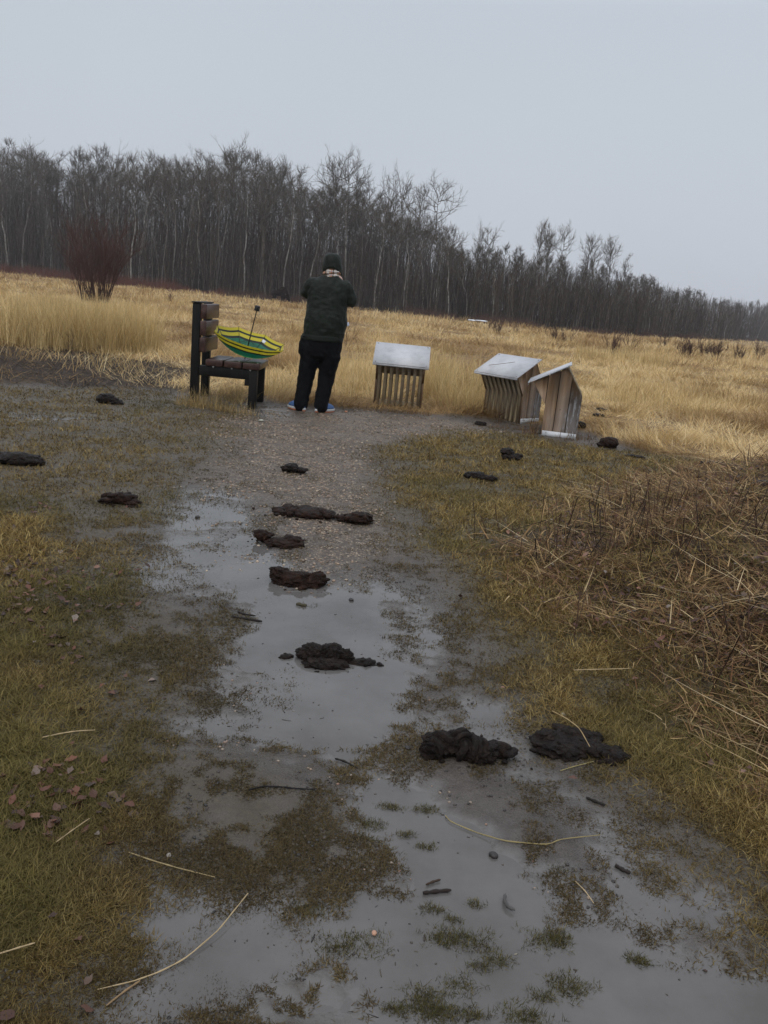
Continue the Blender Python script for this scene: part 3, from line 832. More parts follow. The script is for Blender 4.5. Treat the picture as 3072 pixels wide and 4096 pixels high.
    rings = [(Q(1290, 1358), hw(78), 0.150), (Q(1294, 1345), hw(80), 0.168), (Q(1298, 1318, -0.0), hw(80), 0.178), (Q(1303, 1290), hw(83), 0.185), (Q(1305, 1262), hw(80), 0.178),
             (Q(1307, 1236), hw(77), 0.168), (Q(1310, 1210), hw(77), 0.160), (Q(1313, 1180), hw(78), 0.152), (Q(1315, 1152), hw(76), 0.14), (Q(1317, 1134), hw(69), 0.125),
             (Q(1319, 1120), hw(54), 0.105), (Q(1322, 1110), hw(38), 0.085), (Q(1324, 1103), hw(30), 0.075)]
    ringloft(m, rings, 30)
    for sh, el, wr in arms:
        limb(m, [sh, lerp(sh, el, 0.5), el, lerp(el, wr, 0.45), lerp(el, wr, 0.88)], [0.078, 0.077, 0.072, 0.062, 0.047], 14)
    jk = m.build('jacket', mt, t); remesh(jk, 0.011, 8); wrinkle(jk, 0.022, 0.055)
    # hem band and pocket lip
    m = MB()
    hemc = [(Q(1288.5, 1362), hw(79.5), 0.170), (Q(1289, 1356), hw(81.5), 0.175), (Q(1291, 1347), hw(81.5), 0.175), (Q(1292, 1341), hw(80), 0.17)]
    ringloft(m, hemc, 30, False); m.build('hem', mt, jk)
    # ---- trousers
    m = MB()
    rings = [(Q(1274, 1437), hw(62), 0.10), (Q(1276, 1420), hw(80), 0.135), (Q(1279, 1400), hw(83), 0.148), (Q(1283, 1378), hw(84), 0.152), (Q(1288, 1350), hw(79), 0.15), (Q(1292, 1330), hw(72), 0.13)]
    ringloft(m, rings, 26)
    for (hip, kn, an), w in zip(legs, ((1, 0), (0, 1))):
        foot = an + np.array([0, 0, 0.0])
        limb(m, [hip + [0, 0, -0.02], lerp(hip, kn, 0.45), kn, lerp(kn, an, 0.5), lerp(kn, an, 0.9), an + np.array([0, 0, -0.005])], [hw(42), hw(36.5), hw(32), hw(29.5), hw(28), hw(27.5)], 14)
    blk = simple('trouser_cloth', [(0.3, (0.002, 0.002, 0.003)), (0.7, (0.006, 0.006, 0.007))], 16, 0.8, (1, 1, 0.3), 0.004, 0.12)
    tr = m.build('trousers', blk, t); remesh(tr, 0.011, 6); wrinkle(tr, 0.028, 0.06)
    # ---- hood (open at the front)
    m = MB(); V = []; k = 26
    hr = [(1328, 1097, 36, 0.118, 0.045), (1330, 1086, 39, 0.128, 0.05), (1330, 1072, 38.5, 0.130, 0.05), (1330, 1055, 36.5, 0.13, 0.05), (1331, 1040, 33.5, 0.125, 0.05), (1331, 1027, 30, 0.11, 0.045), (1332, 1018, 24, 0.085, 0.04), (1332, 1013.5, 13, 0.045, 0.035), (1332, 1012, 2, 0.01, 0.03)]
    for px, py, w, ry, off in hr:
        c_ = Q(px, py, off)
        low = (py > 1080)
        for j in range(k):
            a = R(128) + (R(412) - R(128)) * j / (k - 1)      # gap faces away from the camera (+Y)
            zz = 0
            if py >= 1086:                                     # rear edge rises over the scarf
                back = max(0, -math.sin(a)); zz = back ** 2 * (0.060 if py > 1090 else 0.032)
            V.append((c_[0] + hw(w) * math.cos(a), c_[1] + ry * math.sin(a), c_[2] + zz))
    Qd = [(i * k + j, i * k + j + 1, (i + 1) * k + j + 1, (i + 1) * k + j) for i in range(len(hr) - 1) for j in range(k - 1)]
    m.add(V, Qd); hd = m.build('hood', mt, t)
    so = hd.modifiers.new('cloth', 'SOLIDIFY'); so.thickness = 0.008
    sb = hd.modifiers.new('round', 'SUBSURF'); sb.levels = 2; sb.render_levels = 2
    wrinkle(hd, 0.012, 0.05)
    # ---- scarf: plaid
    mt, n, l, b = mat_new('plaid_wool')
    tc = n.new('ShaderNodeTexCoord'); sp = n.new('ShaderNodeSeparateXYZ'); l.new(tc.outputs['Object'], sp.inputs[0])
    def stripe(sock, freq, ph, thr):
        w = n.new('ShaderNodeMath'); w.operation = 'MULTIPLY_ADD'; l.new(sock, w.inputs[0]); w.inputs[1].default_value = freq; w.inputs[2].default_value = ph
        s_ = n.new('ShaderNodeMath'); s_.operation = 'SINE'; l.new(w.outputs[0], s_.inputs[0])
        g_ = n.new('ShaderNodeMath'); g_.operation = 'GREATER_THAN'; l.new(s_.outputs[0], g_.inputs[0]); g_.inputs[1].default_value = thr
        return g_.outputs[0]
    col = mixc(n, l, stripe(sp.outputs['X'], 75, 0.6, 0.55), (0.44, 0.29, 0.19), (0.62, 0.58, 0.54))
    col = mixc(n, l, stripe(sp.outputs['Z'], 150, 0.2, 0.6), col, (0.58, 0.54, 0.50))
    col = mixc(n, l, stripe(sp.outputs['Z'], 150, 1.3, 0.93), col, (0.03, 0.03, 0.035))
    col = mixc(n, l, stripe(sp.outputs['X'], 75, 2.6, 0.95), col, (0.04, 0.03, 0.035))
    col = mixc(n, l, stripe(sp.outputs['X'], 75, 4.0, 0.985), col, (0.4, 0.05, 0.04))
    l.new(col, b.inputs['Base Color']); b.inputs['Roughness'].default_value = 0.9
    m = MB()
    for i, (px, py, w, dy) in enumerate(((1324, 1104, 31, 0.01), (1328, 1093, 34.5, 0.02), (1329, 1083, 33, 0.03))):
        c_ = Q(px, py, dy); nn = 28
        ring = np.array([[c_[0] + hw(w - 5) * math.cos(a), c_[1] + 0.078 * math.sin(a), c_[2] + 0.010 * math.sin(a + i * 2 + 1) + 0.008 * math.cos(a)] for a in np.linspace(0, 2 * PI, nn)])
        v, q = tubes(ring[None], np.full((1, nn), 0.0175), 9); m.add(v, q)
    sc = m.build('scarf', mt, t)
    # ---- shoes
    blue = simple('shoe_mesh', [(0.3, (0.03, 0.08, 0.20)), (0.7, (0.06, 0.13, 0.29))], 60, 0.6)
    white = simple('shoe_sole', [(0.3, (0.34, 0.33, 0.31)), (0.7, (0.5, 0.49, 0.47))], 40, 0.6)
    org = simple('outsole', [(0.3, (0.5, 0.12, 0.04)), (0.7, (0.62, 0.2, 0.07))], 40, 0.6)
    for (hip, kn, an), az in zip(legs, (R(48), R(-42))):
        z0 = max(0.0, Z1(an[0] + O[0], an[1] + O[1])) + 0.002
        def outline(sc_, z, taper=1.0, lift=0.0):
            pts = []
            for j in range(24):
                a = 2 * PI * j / 24
                y_ = math.cos(a) * 0.14 + 0.065; w_ = 0.046 + 0.010 * math.cos(a) - 0.006 * math.cos(2 * a)
                x_ = math.sin(a) * w_
                pts.append((x_ * sc_, 0.065 + (y_ - 0.065) * (sc_ if taper == 1 else taper), z + lift * max(0, math.cos(a)) ** 2))
            p = np.array(pts); c, s_ = math.cos(az), math.sin(az)
            return np.stack([p[:, 0] * c - p[:, 1] * s_ + an[0], p[:, 0] * s_ + p[:, 1] * c + an[1], p[:, 2] + z0], 1)
        def shell(layers, nm, mat, par):
            V = np.vstack(layers); k_ = 24; n_ = len(layers)
            Qs = [(i * k_ + j, i * k_ + (j + 1) % k_, (i + 1) * k_ + (j + 1) % k_, (i + 1) * k_ + j) for i in range(n_ - 1) for j in range(k_)]
            V = np.vstack([V, layers[0].mean(0), layers[-1].mean(0)]); b_ = len(V)
            T = [(b_ - 2, (j + 1) % k_, j) for j in range(k_)] + [(b_ - 1, (n_ - 1) * k_ + j, (n_ - 1) * k_ + (j + 1) % k_) for j in range(k_)]
            mm_ = MB(); mm_.add(V, Qs, T); return mm_.build(nm, mat, par)
        up = []
        for f_, z in ((1.0, 0.032), (1.0, 0.05), (0.9, 0.068), (0.72, 0.085), (0.5, 0.10)):
            q_ = outline(f_, z)
            # the upper narrows towards the ankle (heel side)
            cen = np.array([an[0], an[1], 0]); shift = (1 - f_) * 0.9
            q_[:, 0] += (cen[0] - q_[:, 0].mean()) * shift; q_[:, 1] += (cen[1] - q_[:, 1].mean()) * shift
            up.append(q_)
        sh = shell(up, 'shoe', blue, t)
        shell([outline(1.05, 0.010), outline(1.09, 0.018), outline(1.06, 0.036)], 'sole', white, sh)
        shell([outline(1.02, 0.0), outline(1.04, 0.009)], 'outsole', org, sh)
    # toggle cord at the left hip
    q0 = Q(1216, 1345, -0.12); m = MB()
    limb(m, [q0 + [0.03, 0, 0.0], q0 + [0.012, -0.01, 0.006], q0], [0.004, 0.003, 0.003], 6); ball(m, q0 + [-0.006, 0, -0.002], (0.011, 0.008, 0.007), 2)
    m.build('toggle', blk, jk)
build_person()

# ------------------------------------------------------------------ bison far off at the edge of the wood
def build_bison():
    p = G(1116, 1219); d = 84.0 / p[1]; x, y = p[0] * d, 84.0
    z = Z1(x, y)
    t = thing('bison', (x, y, z), 'dark brown bison grazing far off at the edge of the wood', 'bison', R(-28))
    m = MB()
    # faces +x; deep chest and hump in front, narrow rump
    limb(m, [(-0.78, 0, 1.02), (-0.35, 0, 1.05), (0.1, 0, 1.14), (0.5, 0, 1.18), (0.8, 0, 0.98)], [0.26, 0.31, 0.40, 0.47, 0.33], 16)
    ball(m, (0.42, 0, 1.48), (0.42, 0.22, 0.28)); ball(m, (0.62, 0, 0.80), (0.26, 0.24, 0.30))
    limb(m, [(0.8, 0, 1.0), (1.08, 0, 0.78), (1.25, 0, 0.50), (1.30, 0, 0.34)], [0.27, 0.22, 0.15, 0.10], 12)
    ball(m, (1.02, 0, 0.52), (0.08, 0.07, 0.18))
    for s in (-1, 1):
        limb(m, [(0.5, s * 0.2, 0.85), (0.48, s * 0.2, 0.45), (0.50, s * 0.2, 0.06)], [0.15, 0.08, 0.055], 8)
        limb(m, [(-0.75, s * 0.18, 0.95), (-0.62, s * 0.18, 0.62), (-0.86, s * 0.18, 0.42), (-0.80, s * 0.18, 0.05)], [0.2, 0.11, 0.065, 0.055], 8)
        ball(m, (0.92, s * 0.24, 0.98), (0.05, 0.08, 0.05), 2)
    limb(m, [(-1.02, 0, 1.05), (-1.12, 0, 0.85), (-1.1, 0, 0.6)], [0.035, 0.025, 0.03], 6)
    b = m.build('body', simple('bison_fur', [(0.3, (0.006, 0.004, 0.003)), (0.7, (0.022, 0.013, 0.009))], 6, 0.9, bd=0.02, spec=0.05), t)
    remesh(b, 0.03, 3)
    hm = simple('horn', [(0.3, (0.03, 0.025, 0.02)), (0.7, (0.08, 0.07, 0.06))], 8, 0.4)
    for s in (-1, 1):
        h = MB(); limb(h, [(0.98, s * 0.18, 0.92), (1.0, s * 0.30, 1.0), (1.0, s * 0.31, 1.14)], [0.045, 0.035, 0.012], 8); h.build('horn', hm, t)
    t.scale = (0.92, 0.92, 0.92)
build_bison()

# ------------------------------------------------------------------ dung
def dung_mat(name, lo, mi, hi, rough):
    mt, n, l, b = mat_new(name)
    f = noise_node(n, l, 30, 6, 0.7); g = noise_node(n, l, 160, 5, 0.75)
    c = ramp(n, l, f, [(0.32, lo), (0.52, mi), (0.72, hi)])
    c = mixc(n, l, maprange(n, l, g, 0.5, 0.7, 0, 0.6), c, hi)
    l.new(c, b.inputs['Base Color']); l.new(maprange(n, l, f, 0.3, 0.7, rough - 0.1, rough + 0.25), b.inputs['Roughness'])
    b.inputs['Specular IOR Level'].default_value = 0.13
    a = n.new('ShaderNodeMath'); a.operation = 'ADD'; l.new(f, a.inputs[0]); l.new(g, a.inputs[1]); bump(n, l, b, a.outputs[0], 0.007, 1.0)
    return mt
M_DUNG = dung_mat('fresh_dung', (0.005, 0.0035, 0.003), (0.014, 0.0095, 0.0075), (0.040, 0.026, 0.019), 0.36)
M_DUNGB = dung_mat('brown_dung', (0.006, 0.0035, 0.0025), (0.018, 0.009, 0.006), (0.052, 0.025, 0.014), 0.45)
_ico = {}
def ico(s):
    if s not in _ico:
        bm = bmesh.new(); bmesh.ops.create_icosphere(bm, subdivisions=s, radius=1)
        _ico[s] = (np.array([tuple(v.co) for v in bm.verts]), np.array([[v.index for v in f.verts] for f in bm.faces])); bm.free()
    return _ico[s]
def lump(m, c, r, fold=0.0, freq=6.0, rot=0.0, tilt=0.3, rough=0.12, seed=0, sub=5):
    V0, T = ico(sub)
    sd = seed * 3.17
    ax = np.array([math.cos(rot), math.sin(rot), tilt]); ax /= np.linalg.norm(ax)
    w = fbm3(V0 * 1.0 + sd, 0.7, 3, 2)
    ph = (V0 @ ax) * freq + w * 5.0 + sd
    ridge = np.abs(np.sin(ph)) ** 0.6
    d = 1 + fold * (ridge - 0.6) + rough * 3.0 * (fbm3(V0 + sd, 0.45, 4, 5) - 0.5) + rough * 2.4 * (fbm3(V0 + sd, 0.13, 3, 8) - 0.5) + 0.25 * (fbm3(V0 + sd, 1.2, 2, 9) - 0.5)
    V = V0 * d[:, None] * np.array(r)
    cr, sr = math.cos(rot), math.sin(rot)
    V = np.stack([V[:, 0] * cr - V[:, 1] * sr, V[:, 0] * sr + V[:, 1] * cr, V[:, 2]], 1)
    V = V + np.array(c)
    V[:, 2] = np.where(V[:, 2] < -0.01, -0.01 + (V[:, 2] + 0.01) * 0.1, V[:, 2])
    m.add(V, None, T)
def dung(px, py, wpx, label, lumps, mat=None, crumbs=6, spread=1.0, seed=1, sub=5, clods=26, flat=0.8, coils=()):
    p = GZ(px, py)
    if samp(S_pool, p[0], p[1]) < 0.0: p = G(px, py, -0.006)
    dist = np.linalg.norm(p - EYE)
    W = wpx * dist / FPX                       # real width
    if dist < 3.2: pass
    t_label = label
    m = MB()
    rr = random.Random(seed)
    for i, (cx, cy, cz, rx, ry, rz, fold, fq, rot) in enumerate(lumps):
        lump(m, (cx * W, cy * W, cz * W * flat), (rx * W, ry * W, rz * W * flat), fold, fq, rot, 0.3, 0.14, seed + i, sub)
    for cx, cy, cz, rx, ry, rz, nk, rot, rt_ in coils:      # overlapping croissant folds
        c_, s_ = math.cos(rot), math.sin(rot)
        for k in range(nk):
            ph = -1.25 + 2.5 * (k + 0.5) / nk + rr.uniform(-0.22, 0.22); tw_ = rr.uniform(-0.4, 0.4)
            pts = []
            for t_ in np.linspace(-0.15, PI + 0.15, 9):
                lx = math.sin(ph) * rx + 0.45 * rx * math.sin(t_) * (0.5 - k / nk) + tw_ * ry * math.cos(t_) + rr.uniform(-0.008, 0.008)
                ly = math.cos(ph) * ry * math.cos(t_); lz = cz + math.cos(ph) * rz * math.sin(t_) + rr.uniform(-0.004, 0.004)
                pts.append(((cx + lx * c_ - ly * s_) * W, (cy + lx * s_ + ly * c_) * W, lz * W))
            rad = np.array([0.35, 0.8, 1, 1.1, 1.15, 1.1, 1, 0.8, 0.35]) * rt_ * W * rr.uniform(0.85, 1.15)
            limb(m, pts, rad, 12)
            vv = m.v[-1]; dn = np.stack([fbm3(vv + seed + q_, 0.018, 3, 4 + q_) for q_ in range(3)], 1) - 0.5
            m.v[-1] = vv + dn * 0.55 * rt_ * W * np.array([1.4, 1.4, 1.0]) + (np.stack([fbm3(vv + q_, 0.06, 2, 9 + q_) for q_ in range(3)], 1) - 0.5) * 1.6 * rt_ * W
    for k in range(clods):
        cx, cy, cz, rx, ry, rz, fold, fq, rot = lumps[rr.randrange(len(lumps))]
        a = rr.uniform(0, 2 * PI); el = rr.random() ** 1.3 * 1.35
        q = rr.uniform(0.022, 0.075) * W * (1.25 if sub < 5 else 1.0)
        c_, s_ = math.cos(rot), math.sin(rot); ux = math.cos(a) * math.cos(el) * rx; uy = math.sin(a) * math.cos(el) * ry
        lump(m, ((cx + ux * c_ - uy * s_) * W, (cy + ux * s_ + uy * c_) * W, max(0.0, (cz + math.sin(el) * rz * 0.85)) * W * flat), (q * rr.uniform(1.0, 2.2), q, q * rr.uniform(0.4, 0.8)), 0.1, 5, rr.random() * 6, 0, 0.22, seed + k * 7, 3)
    for k in range(crumbs):
        a = rr.uniform(0, 2 * PI); d = (0.48 + rr.random() ** 2 * 0.35) * W * spread; q = rr.uniform(0.012, 0.04) * W
        lump(m, (math.cos(a) * d, math.sin(a) * d * 0.6, q * 0.3), (q * 1.3, q, q * 0.7), 0, 1, rr.random() * 6, 0, 0.25, seed + k, 2)
    o = m.build('dung_pile', mat or M_DUNG)
    o.location = (p[0], p[1], p[2])
    tag(o, label, 'dung', 'dung piles on and beside the path')
    return o
dung(1860, 3010, 345, 'dark dung pile of twisted folds at the edge of the near puddle', [(-0.30, -0.02, 0.05, 0.20, 0.17, 0.16, 0.22, 9, 0.5), (-0.10, 0.04, 0.06, 0.17, 0.16, 0.17, 0.24, 8, 1.4), (0.10, -0.06, 0.05, 0.22, 0.17, 0.15, 0.22, 9, -0.3), (0.02, 0.10, 0.10, 0.13, 0.1, 0.12, 0.2, 7, 0.2), (0.36, 0.06, 0.03, 0.17, 0.09, 0.08, 0.12, 6, -0.15)], crumbs=9, seed=3, clods=22, flat=0.85, coils=((-0.30, -0.02, 0.02, 0.15, 0.15, 0.17, 5, 0.9, 0.040), (-0.08, 0.05, 0.04, 0.12, 0.14, 0.18, 4, 1.9, 0.034), (0.08, -0.05, 0.01, 0.20, 0.15, 0.17, 6, 0.25, 0.040), (0.35, 0.07, 0.0, 0.07, 0.16, 0.07, 3, 1.45, 0.045)))
dung(2305, 2985, 345, 'broad flat dark dung disc with a straw across it', [(-0.08, 0.03, 0.0, 0.40, 0.30, 0.10, 0.16, 11, 0.3), (-0.30, 0.08, 0.03, 0.16, 0.14, 0.10, 0.15, 8, 1.2), (0.26, -0.12, 0.02, 0.20, 0.13, 0.11, 0.2, 9, -0.6), (0.38, -0.16, 0.01, 0.10, 0.08, 0.07, 0.1, 5, 0.5), (0.08, 0.18, 0.02, 0.24, 0.1, 0.09, 0.15, 8, 0)], crumbs=8, seed=5, clods=60, flat=0.75)
dung(1300, 2650, 250, 'jagged dark dung mound standing in the long puddle', [(-0.22, 0.1, 0.10, 0.22, 0.2, 0.19, 0.2, 8, 0.4), (0.08, 0.14, 0.12, 0.2, 0.2, 0.18, 0.22, 9, 1.0), (0.0, -0.14, 0.04, 0.34, 0.2, 0.12, 0.18, 9, 0.1), (0.30, 0.1, 0.10, 0.12, 0.13, 0.16, 0.2, 7, 2), (0.50, 0.05, 0.02, 0.28, 0.10, 0.06, 0.15, 8, -0.1), (-0.60, 0.04, 0.02, 0.10, 0.08, 0.05, 0.1, 5, 0.1), (0.86, 0.02, 0.01, 0.07, 0.05, 0.035, 0.1, 5, 0.1)], crumbs=14, spread=1.1, seed=9)
dung(1190, 2335, 200, 'thick brown kidney-shaped dung just above the long puddle', [(0.0, -0.06, 0.10, 0.50, 0.24, 0.20, 0.10, 5, 0.0), (-0.36, 0.02, 0.16, 0.20, 0.2, 0.18, 0.12, 6, 0.3), (0.38, 0.0, 0.13, 0.17, 0.2, 0.17, 0.12, 6, 1.0), (0, -0.16, 0.04, 0.44, 0.16, 0.13, 0.1, 5, 0)], M_DUNGB, crumbs=6, seed=12, clods=34, flat=0.9)
dung(1125, 2175, 185, 'crumbling ragged dung pile with a grey lump at its left end', [(0.08, 0, 0.03, 0.40, 0.26, 0.12, 0.2, 9, 0.1), (-0.42, 0.12, 0.10, 0.14, 0.13, 0.14, 0.1, 5, 0.4), (0.2, 0.1, 0.06, 0.2, 0.14, 0.12, 0.2, 8, 1)], M_DUNGB, crumbs=26, spread=0.95, seed=15, sub=4)
dung(1215, 2055, 250, 'long flat brown dung patch spread across the gravel', [(0.12, -0.04, 0.04, 0.36, 0.24, 0.10, 0.15, 9, 0.0), (-0.30, 0.05, 0.02, 0.18, 0.14, 0.07, 0.2, 8, 0.2), (-0.1, 0.18, 0.02, 0.22, 0.1, 0.07, 0.2, 8, 0.2), (-0.22, -0.1, 0.02, 0.13, 0.1, 0.06, 0.2, 8, 0.2)], M_DUNGB, crumbs=26, spread=1.0, seed=18, sub=4)
dung(1420, 2088, 135, 'rounded brown dung lump at the right end of the flat patch', [(0.1, 0, 0.14, 0.42, 0.32, 0.24, 0.12, 6, 0.3), (-0.34, 0.0, 0.05, 0.22, 0.2, 0.14, 0.15, 7, 0.8)], M_DUNGB, crumbs=7, seed=21, sub=4)
dung(1172, 1888, 98, 'small black dung lump alone on the gravel before the person', [(-0.1, 0, 0.16, 0.36, 0.3, 0.26, 0.15, 7, 0.3), (0.32, 0, 0.12, 0.2, 0.16, 0.15, 0.15, 6, 0)], crumbs=4, seed=24, sub=4)
dung(1922, 1915, 125, 'elongated dark dung lying in the short grass right of the path', [(-0.2, 0.06, 0.08, 0.32, 0.22, 0.16, 0.2, 9, 0.0), (0.25, -0.06, 0.06, 0.3, 0.16, 0.12, 0.2, 9, 0.0)], crumbs=3, seed=27, sub=4, clods=12, coils=((-0.1, 0.02, 0.0, 0.34, 0.17, 0.15, 6, -0.2, 0.06),))
dung(2038, 1840, 92, 'stacked dark dung coil on the grass in front of the bins', [(-0.1, 0.1, 0.38, 0.28, 0.28, 0.22, 0.15, 7, 0.0), (0.05, -0.05, 0.14, 0.42, 0.3, 0.2, 0.2, 8, 0.3), (0.3, 0.05, 0.18, 0.2, 0.2, 0.2, 0.2, 8, 1)], crumbs=7, seed=30, sub=4)
dung(2432, 1790, 82, 'round reddish brown dung ball right of the bins', [(0, 0, 0.28, 0.42, 0.4, 0.34, 0.14, 8, 0.5), (-0.3, -0.1, 0.12, 0.22, 0.2, 0.18, 0.1, 6, 0)], M_DUNGB, crumbs=2, seed=33, sub=4)
dung(75, 1855, 175, 'wide shaggy dark dung at the left end of the cross path', [(0, 0, 0.10, 0.46, 0.26, 0.18, 0.2, 11, 0.1), (-0.3, 0.05, 0.10, 0.2, 0.2, 0.17, 0.2, 8, 0.1), (0.3, 0, 0.09, 0.22, 0.2, 0.14, 0.2, 9, 0.3)], crumbs=5, seed=36, sub=4)
dung(475, 2010, 150, 'scattered reddish dung clods on the mown grass left of the path', [(0.05, 0, 0.12, 0.26, 0.2, 0.2, 0.15, 8, 0.1), (-0.36, 0.22, 0.09, 0.16, 0.12, 0.13, 0.1, 6, 0.1), (-0.28, -0.15, 0.04, 0.18, 0.12, 0.09, 0.1, 6, 0.1), (0.36, -0.05, 0.05, 0.2, 0.14, 0.09, 0.2, 6, 0.1), (0.12, 0.2, 0.15, 0.16, 0.12, 0.12, 0.1, 6, 0.1)], M_DUNGB, crumbs=24, spread=0.9, seed=39, sub=4)
dung(440, 1614, 92, 'pair of dark dung lumps in the grass left of the bench', [(-0.15, 0, 0.24, 0.36, 0.34, 0.28, 0.12, 6, 0.1), (0.16, -0.02, 0.14, 0.24, 0.2, 0.2, 0.12, 6, 0.1), (0.33, -0.15, 0.08, 0.26, 0.15, 0.12, 0.12, 6, 0.1)], crumbs=1, seed=42, sub=4)
dung(2322, 1712, 45, 'small dark dung clump just behind the plank side of the bin', [(0, 0, 0.3, 0.4, 0.36, 0.4, 0.12, 6, 0.1)], crumbs=2, seed=45, sub=3)
dung(2405, 1642, 42, 'tiny black dung in the straw field, farther of two', [(0, 0, 0.1, 0.5, 0.4, 0.2, 0.12, 6, 0.1)], crumbs=1, seed=46, sub=3)
dung(2392, 1665, 46, 'tiny black dung in the straw field, nearer of two', [(0, 0, 0.1, 0.5, 0.4, 0.2, 0.12, 6, 0.1)], crumbs=2, seed=47, sub=3)
dung(2848, 1862, 85, 'flat dark dung where the short grass meets the straw, far right', [(0, 0, 0.06, 0.48, 0.34, 0.14, 0.2, 8, 0.1)], crumbs=4, seed=48, sub=4)
dung(3052, 1948, 85, 'dark dung lump at the right edge above the dead stalks', [(0, 0, 0.14, 0.46, 0.34, 0.2, 0.2, 8, 0.1)], crumbs=2, seed=49, sub=4)
dung(2535, 1828, 70, 'low broken dung scraps on the grass right of the round ball', [(-0.2, 0, 0.03, 0.3, 0.2, 0.1, 0.2, 8, 0.1), (0.3, -0.1, 0.03, 0.22, 0.2, 0.1, 0.2, 8, 0.1)], crumbs=8, seed=50, sub=3)
dung(1922, 1700, 50, 'small dark clod at the left foot of the angled bin', [(0, 0, 0.1, 0.45, 0.35, 0.25, 0.2, 6, 0.1)], crumbs=3, seed=51, sub=3)
# ------------------------------------------------------------------ loose sticks, straws, stones
def stick(pts_px, r, label, name='stick', cat='stick', group='loose sticks and straws on the wet path', col=(0.03, 0.022, 0.018), col2=None, zoff=0.004, lift=None):
    p = [GZ(a, b) for a, b in pts_px]
    p = [np.array([q[0], q[1], max(q[2], 0.001) + zoff]) for q in p]
    if lift:
        for i, h in enumerate(lift): p[i][2] += h
    p = np.array(p); n = (len(p) - 1) * 4 + 1
    t = np.linspace(0, len(p) - 1, n)
    q = np.stack([np.interp(t, np.arange(len(p)), p[:, k]) for k in range(3)], 1)
    q[1:-1] = (q[:-2] + 2 * q[1:-1] + q[2:]) / 4
    o0 = q[0].copy(); q = q - o0
    rr = r * (0.55 + 0.45 * np.sin(np.linspace(0.4, 2.9, n))) * (1 + 0.25 * np.sin(np.arange(n) * 2.1))
    v, f = tubes(q[None], rr[None], 6)
    m = MB(); cc = np.array(col) * (0.8 + 0.4 * vn3(v, 0.02))[:, None]
    m.add(v, f, None, cc)
    o = m.build(name, M_TWIG); o.location = o0
    tag(o, label, cat, group); return o
ST = (0.40, 0.30, 0.17)
stick([(990, 3610), (930, 3680), (870, 3760), (740, 3855), (640, 3900), (540, 3930), (390, 3965)], 0.0016, 'long pale bent straw across the near left corner of the puddle', 'straw_stalk', 'straw', col=ST, lift=[0.02, 0.012, 0.006, 0, 0, 0, 0])
stick([(560, 3930), (500, 3970), (425, 4030)], 0.0022, 'short brown straw branching below the long bent straw', 'straw_stalk', 'straw', col=(0.26, 0.17, 0.09))
stick([(515, 3415), (600, 3445), (700, 3475), (860, 3515)], 0.0016, 'straight pale straw lying on wet mud at lower left', 'straw_stalk', 'straw', col=(0.30, 0.23, 0.12))
stick([(1780, 3270), (1800, 3300), (1900, 3345), (2020, 3370), (2190, 3385), (2240, 3362), (2400, 3345)], 0.0016, 'thin kinked straw across the right shore of the puddle', 'straw_stalk', 'straw', col=(0.28, 0.22, 0.10))
stick([(2300, 3530), (2340, 3570), (2375, 3620)], 0.0014, 'short pale straw on the grey mud at lower right', 'straw_stalk', 'straw', col=ST)
stick([(170, 2975), (240, 2960), (300, 2950), (380, 2945)], 0.0018, 'pale straw in the grass at the left edge', 'straw_stalk', 'straw', col=ST, zoff=0.02)
stick([(0, 3840), (80, 3815), (140, 3797)], 0.0018, 'pale straw end poking in at the lower left edge', 'straw_stalk', 'straw', col=ST, zoff=0.015)
stick([(225, 3398), (290, 3350), (358, 3302)], 0.0014, 'slanting pale straw in the lower left grass', 'straw_stalk', 'straw', col=ST, zoff=0.02)
stick([(2200, 2893), (2260, 2925), (2310, 2965), (2350, 3040)], 0.0017, 'pale straw lying across the flat dung disc', 'straw_stalk', 'straw', col=(0.36, 0.26, 0.13), zoff=0.045)
stick([(2240, 3088), (2290, 3072), (2375, 3050)], 0.0014, 'yellow straw just below the flat dung disc', 'straw_stalk', 'straw', col=(0.30, 0.25, 0.11))
stick([(2290, 2705), (2380, 2702), (2520, 2698)], 0.0017, 'level pale straw on the right hand turf', 'straw_stalk', 'straw', col=ST, zoff=0.025)
stick([(1690, 3592), (1740, 3594), (1800, 3592)], 0.0045, 'dark straight twig standing out of shallow water', col=(0.025, 0.018, 0.015))
stick([(1702, 3562), (1730, 3552), (1758, 3545)], 0.003, 'tiny brown twig just above the straight dark twig', col=(0.05, 0.032, 0.022))
stick([(2016, 3610), (2012, 3640), (2030, 3662), (2055, 3668)], 0.0042, 'hooked grey twig in shallow water', col=(0.09, 0.085, 0.08), zoff=0.008)
stick([(995, 3165), (1050, 3150), (1120, 3152), (1190, 3160), (1260, 3162)], 0.0022, 'long thin black twig on the soggy turf', col=(0.012, 0.010, 0.010))
stick([(925, 2470), (990, 2480), (1048, 2494)], 0.005, 'straight black twig at the upper left shore of the puddle', col=(0.02, 0.016, 0.014))
stick([(950, 2450), (975, 2460), (1022, 2470)], 0.004, 'short crooked black twig beside the straight one', col=(0.02, 0.016, 0.014))
stick([(1185, 2425), (1225, 2428)], 0.008, 'flat olive bark chip at the top of the puddle', 'bark_chip', 'bark', col=(0.06, 0.05, 0.03))
stick([(1340, 3040), (1375, 3055), (1430, 3078)], 0.003, 'thin dark twig among floating grass', col=(0.02, 0.017, 0.014))
stick([(2345, 3195), (2380, 3210), (2420, 3225)], 0.004, 'dark crooked twig on mud below the flat dung', col=(0.02, 0.017, 0.014))
stick([(2460, 3470), (2490, 3490), (2520, 3500)], 0.005, 'muddy broken bark scrap on the right hand mud', col=(0.025, 0.02, 0.017))
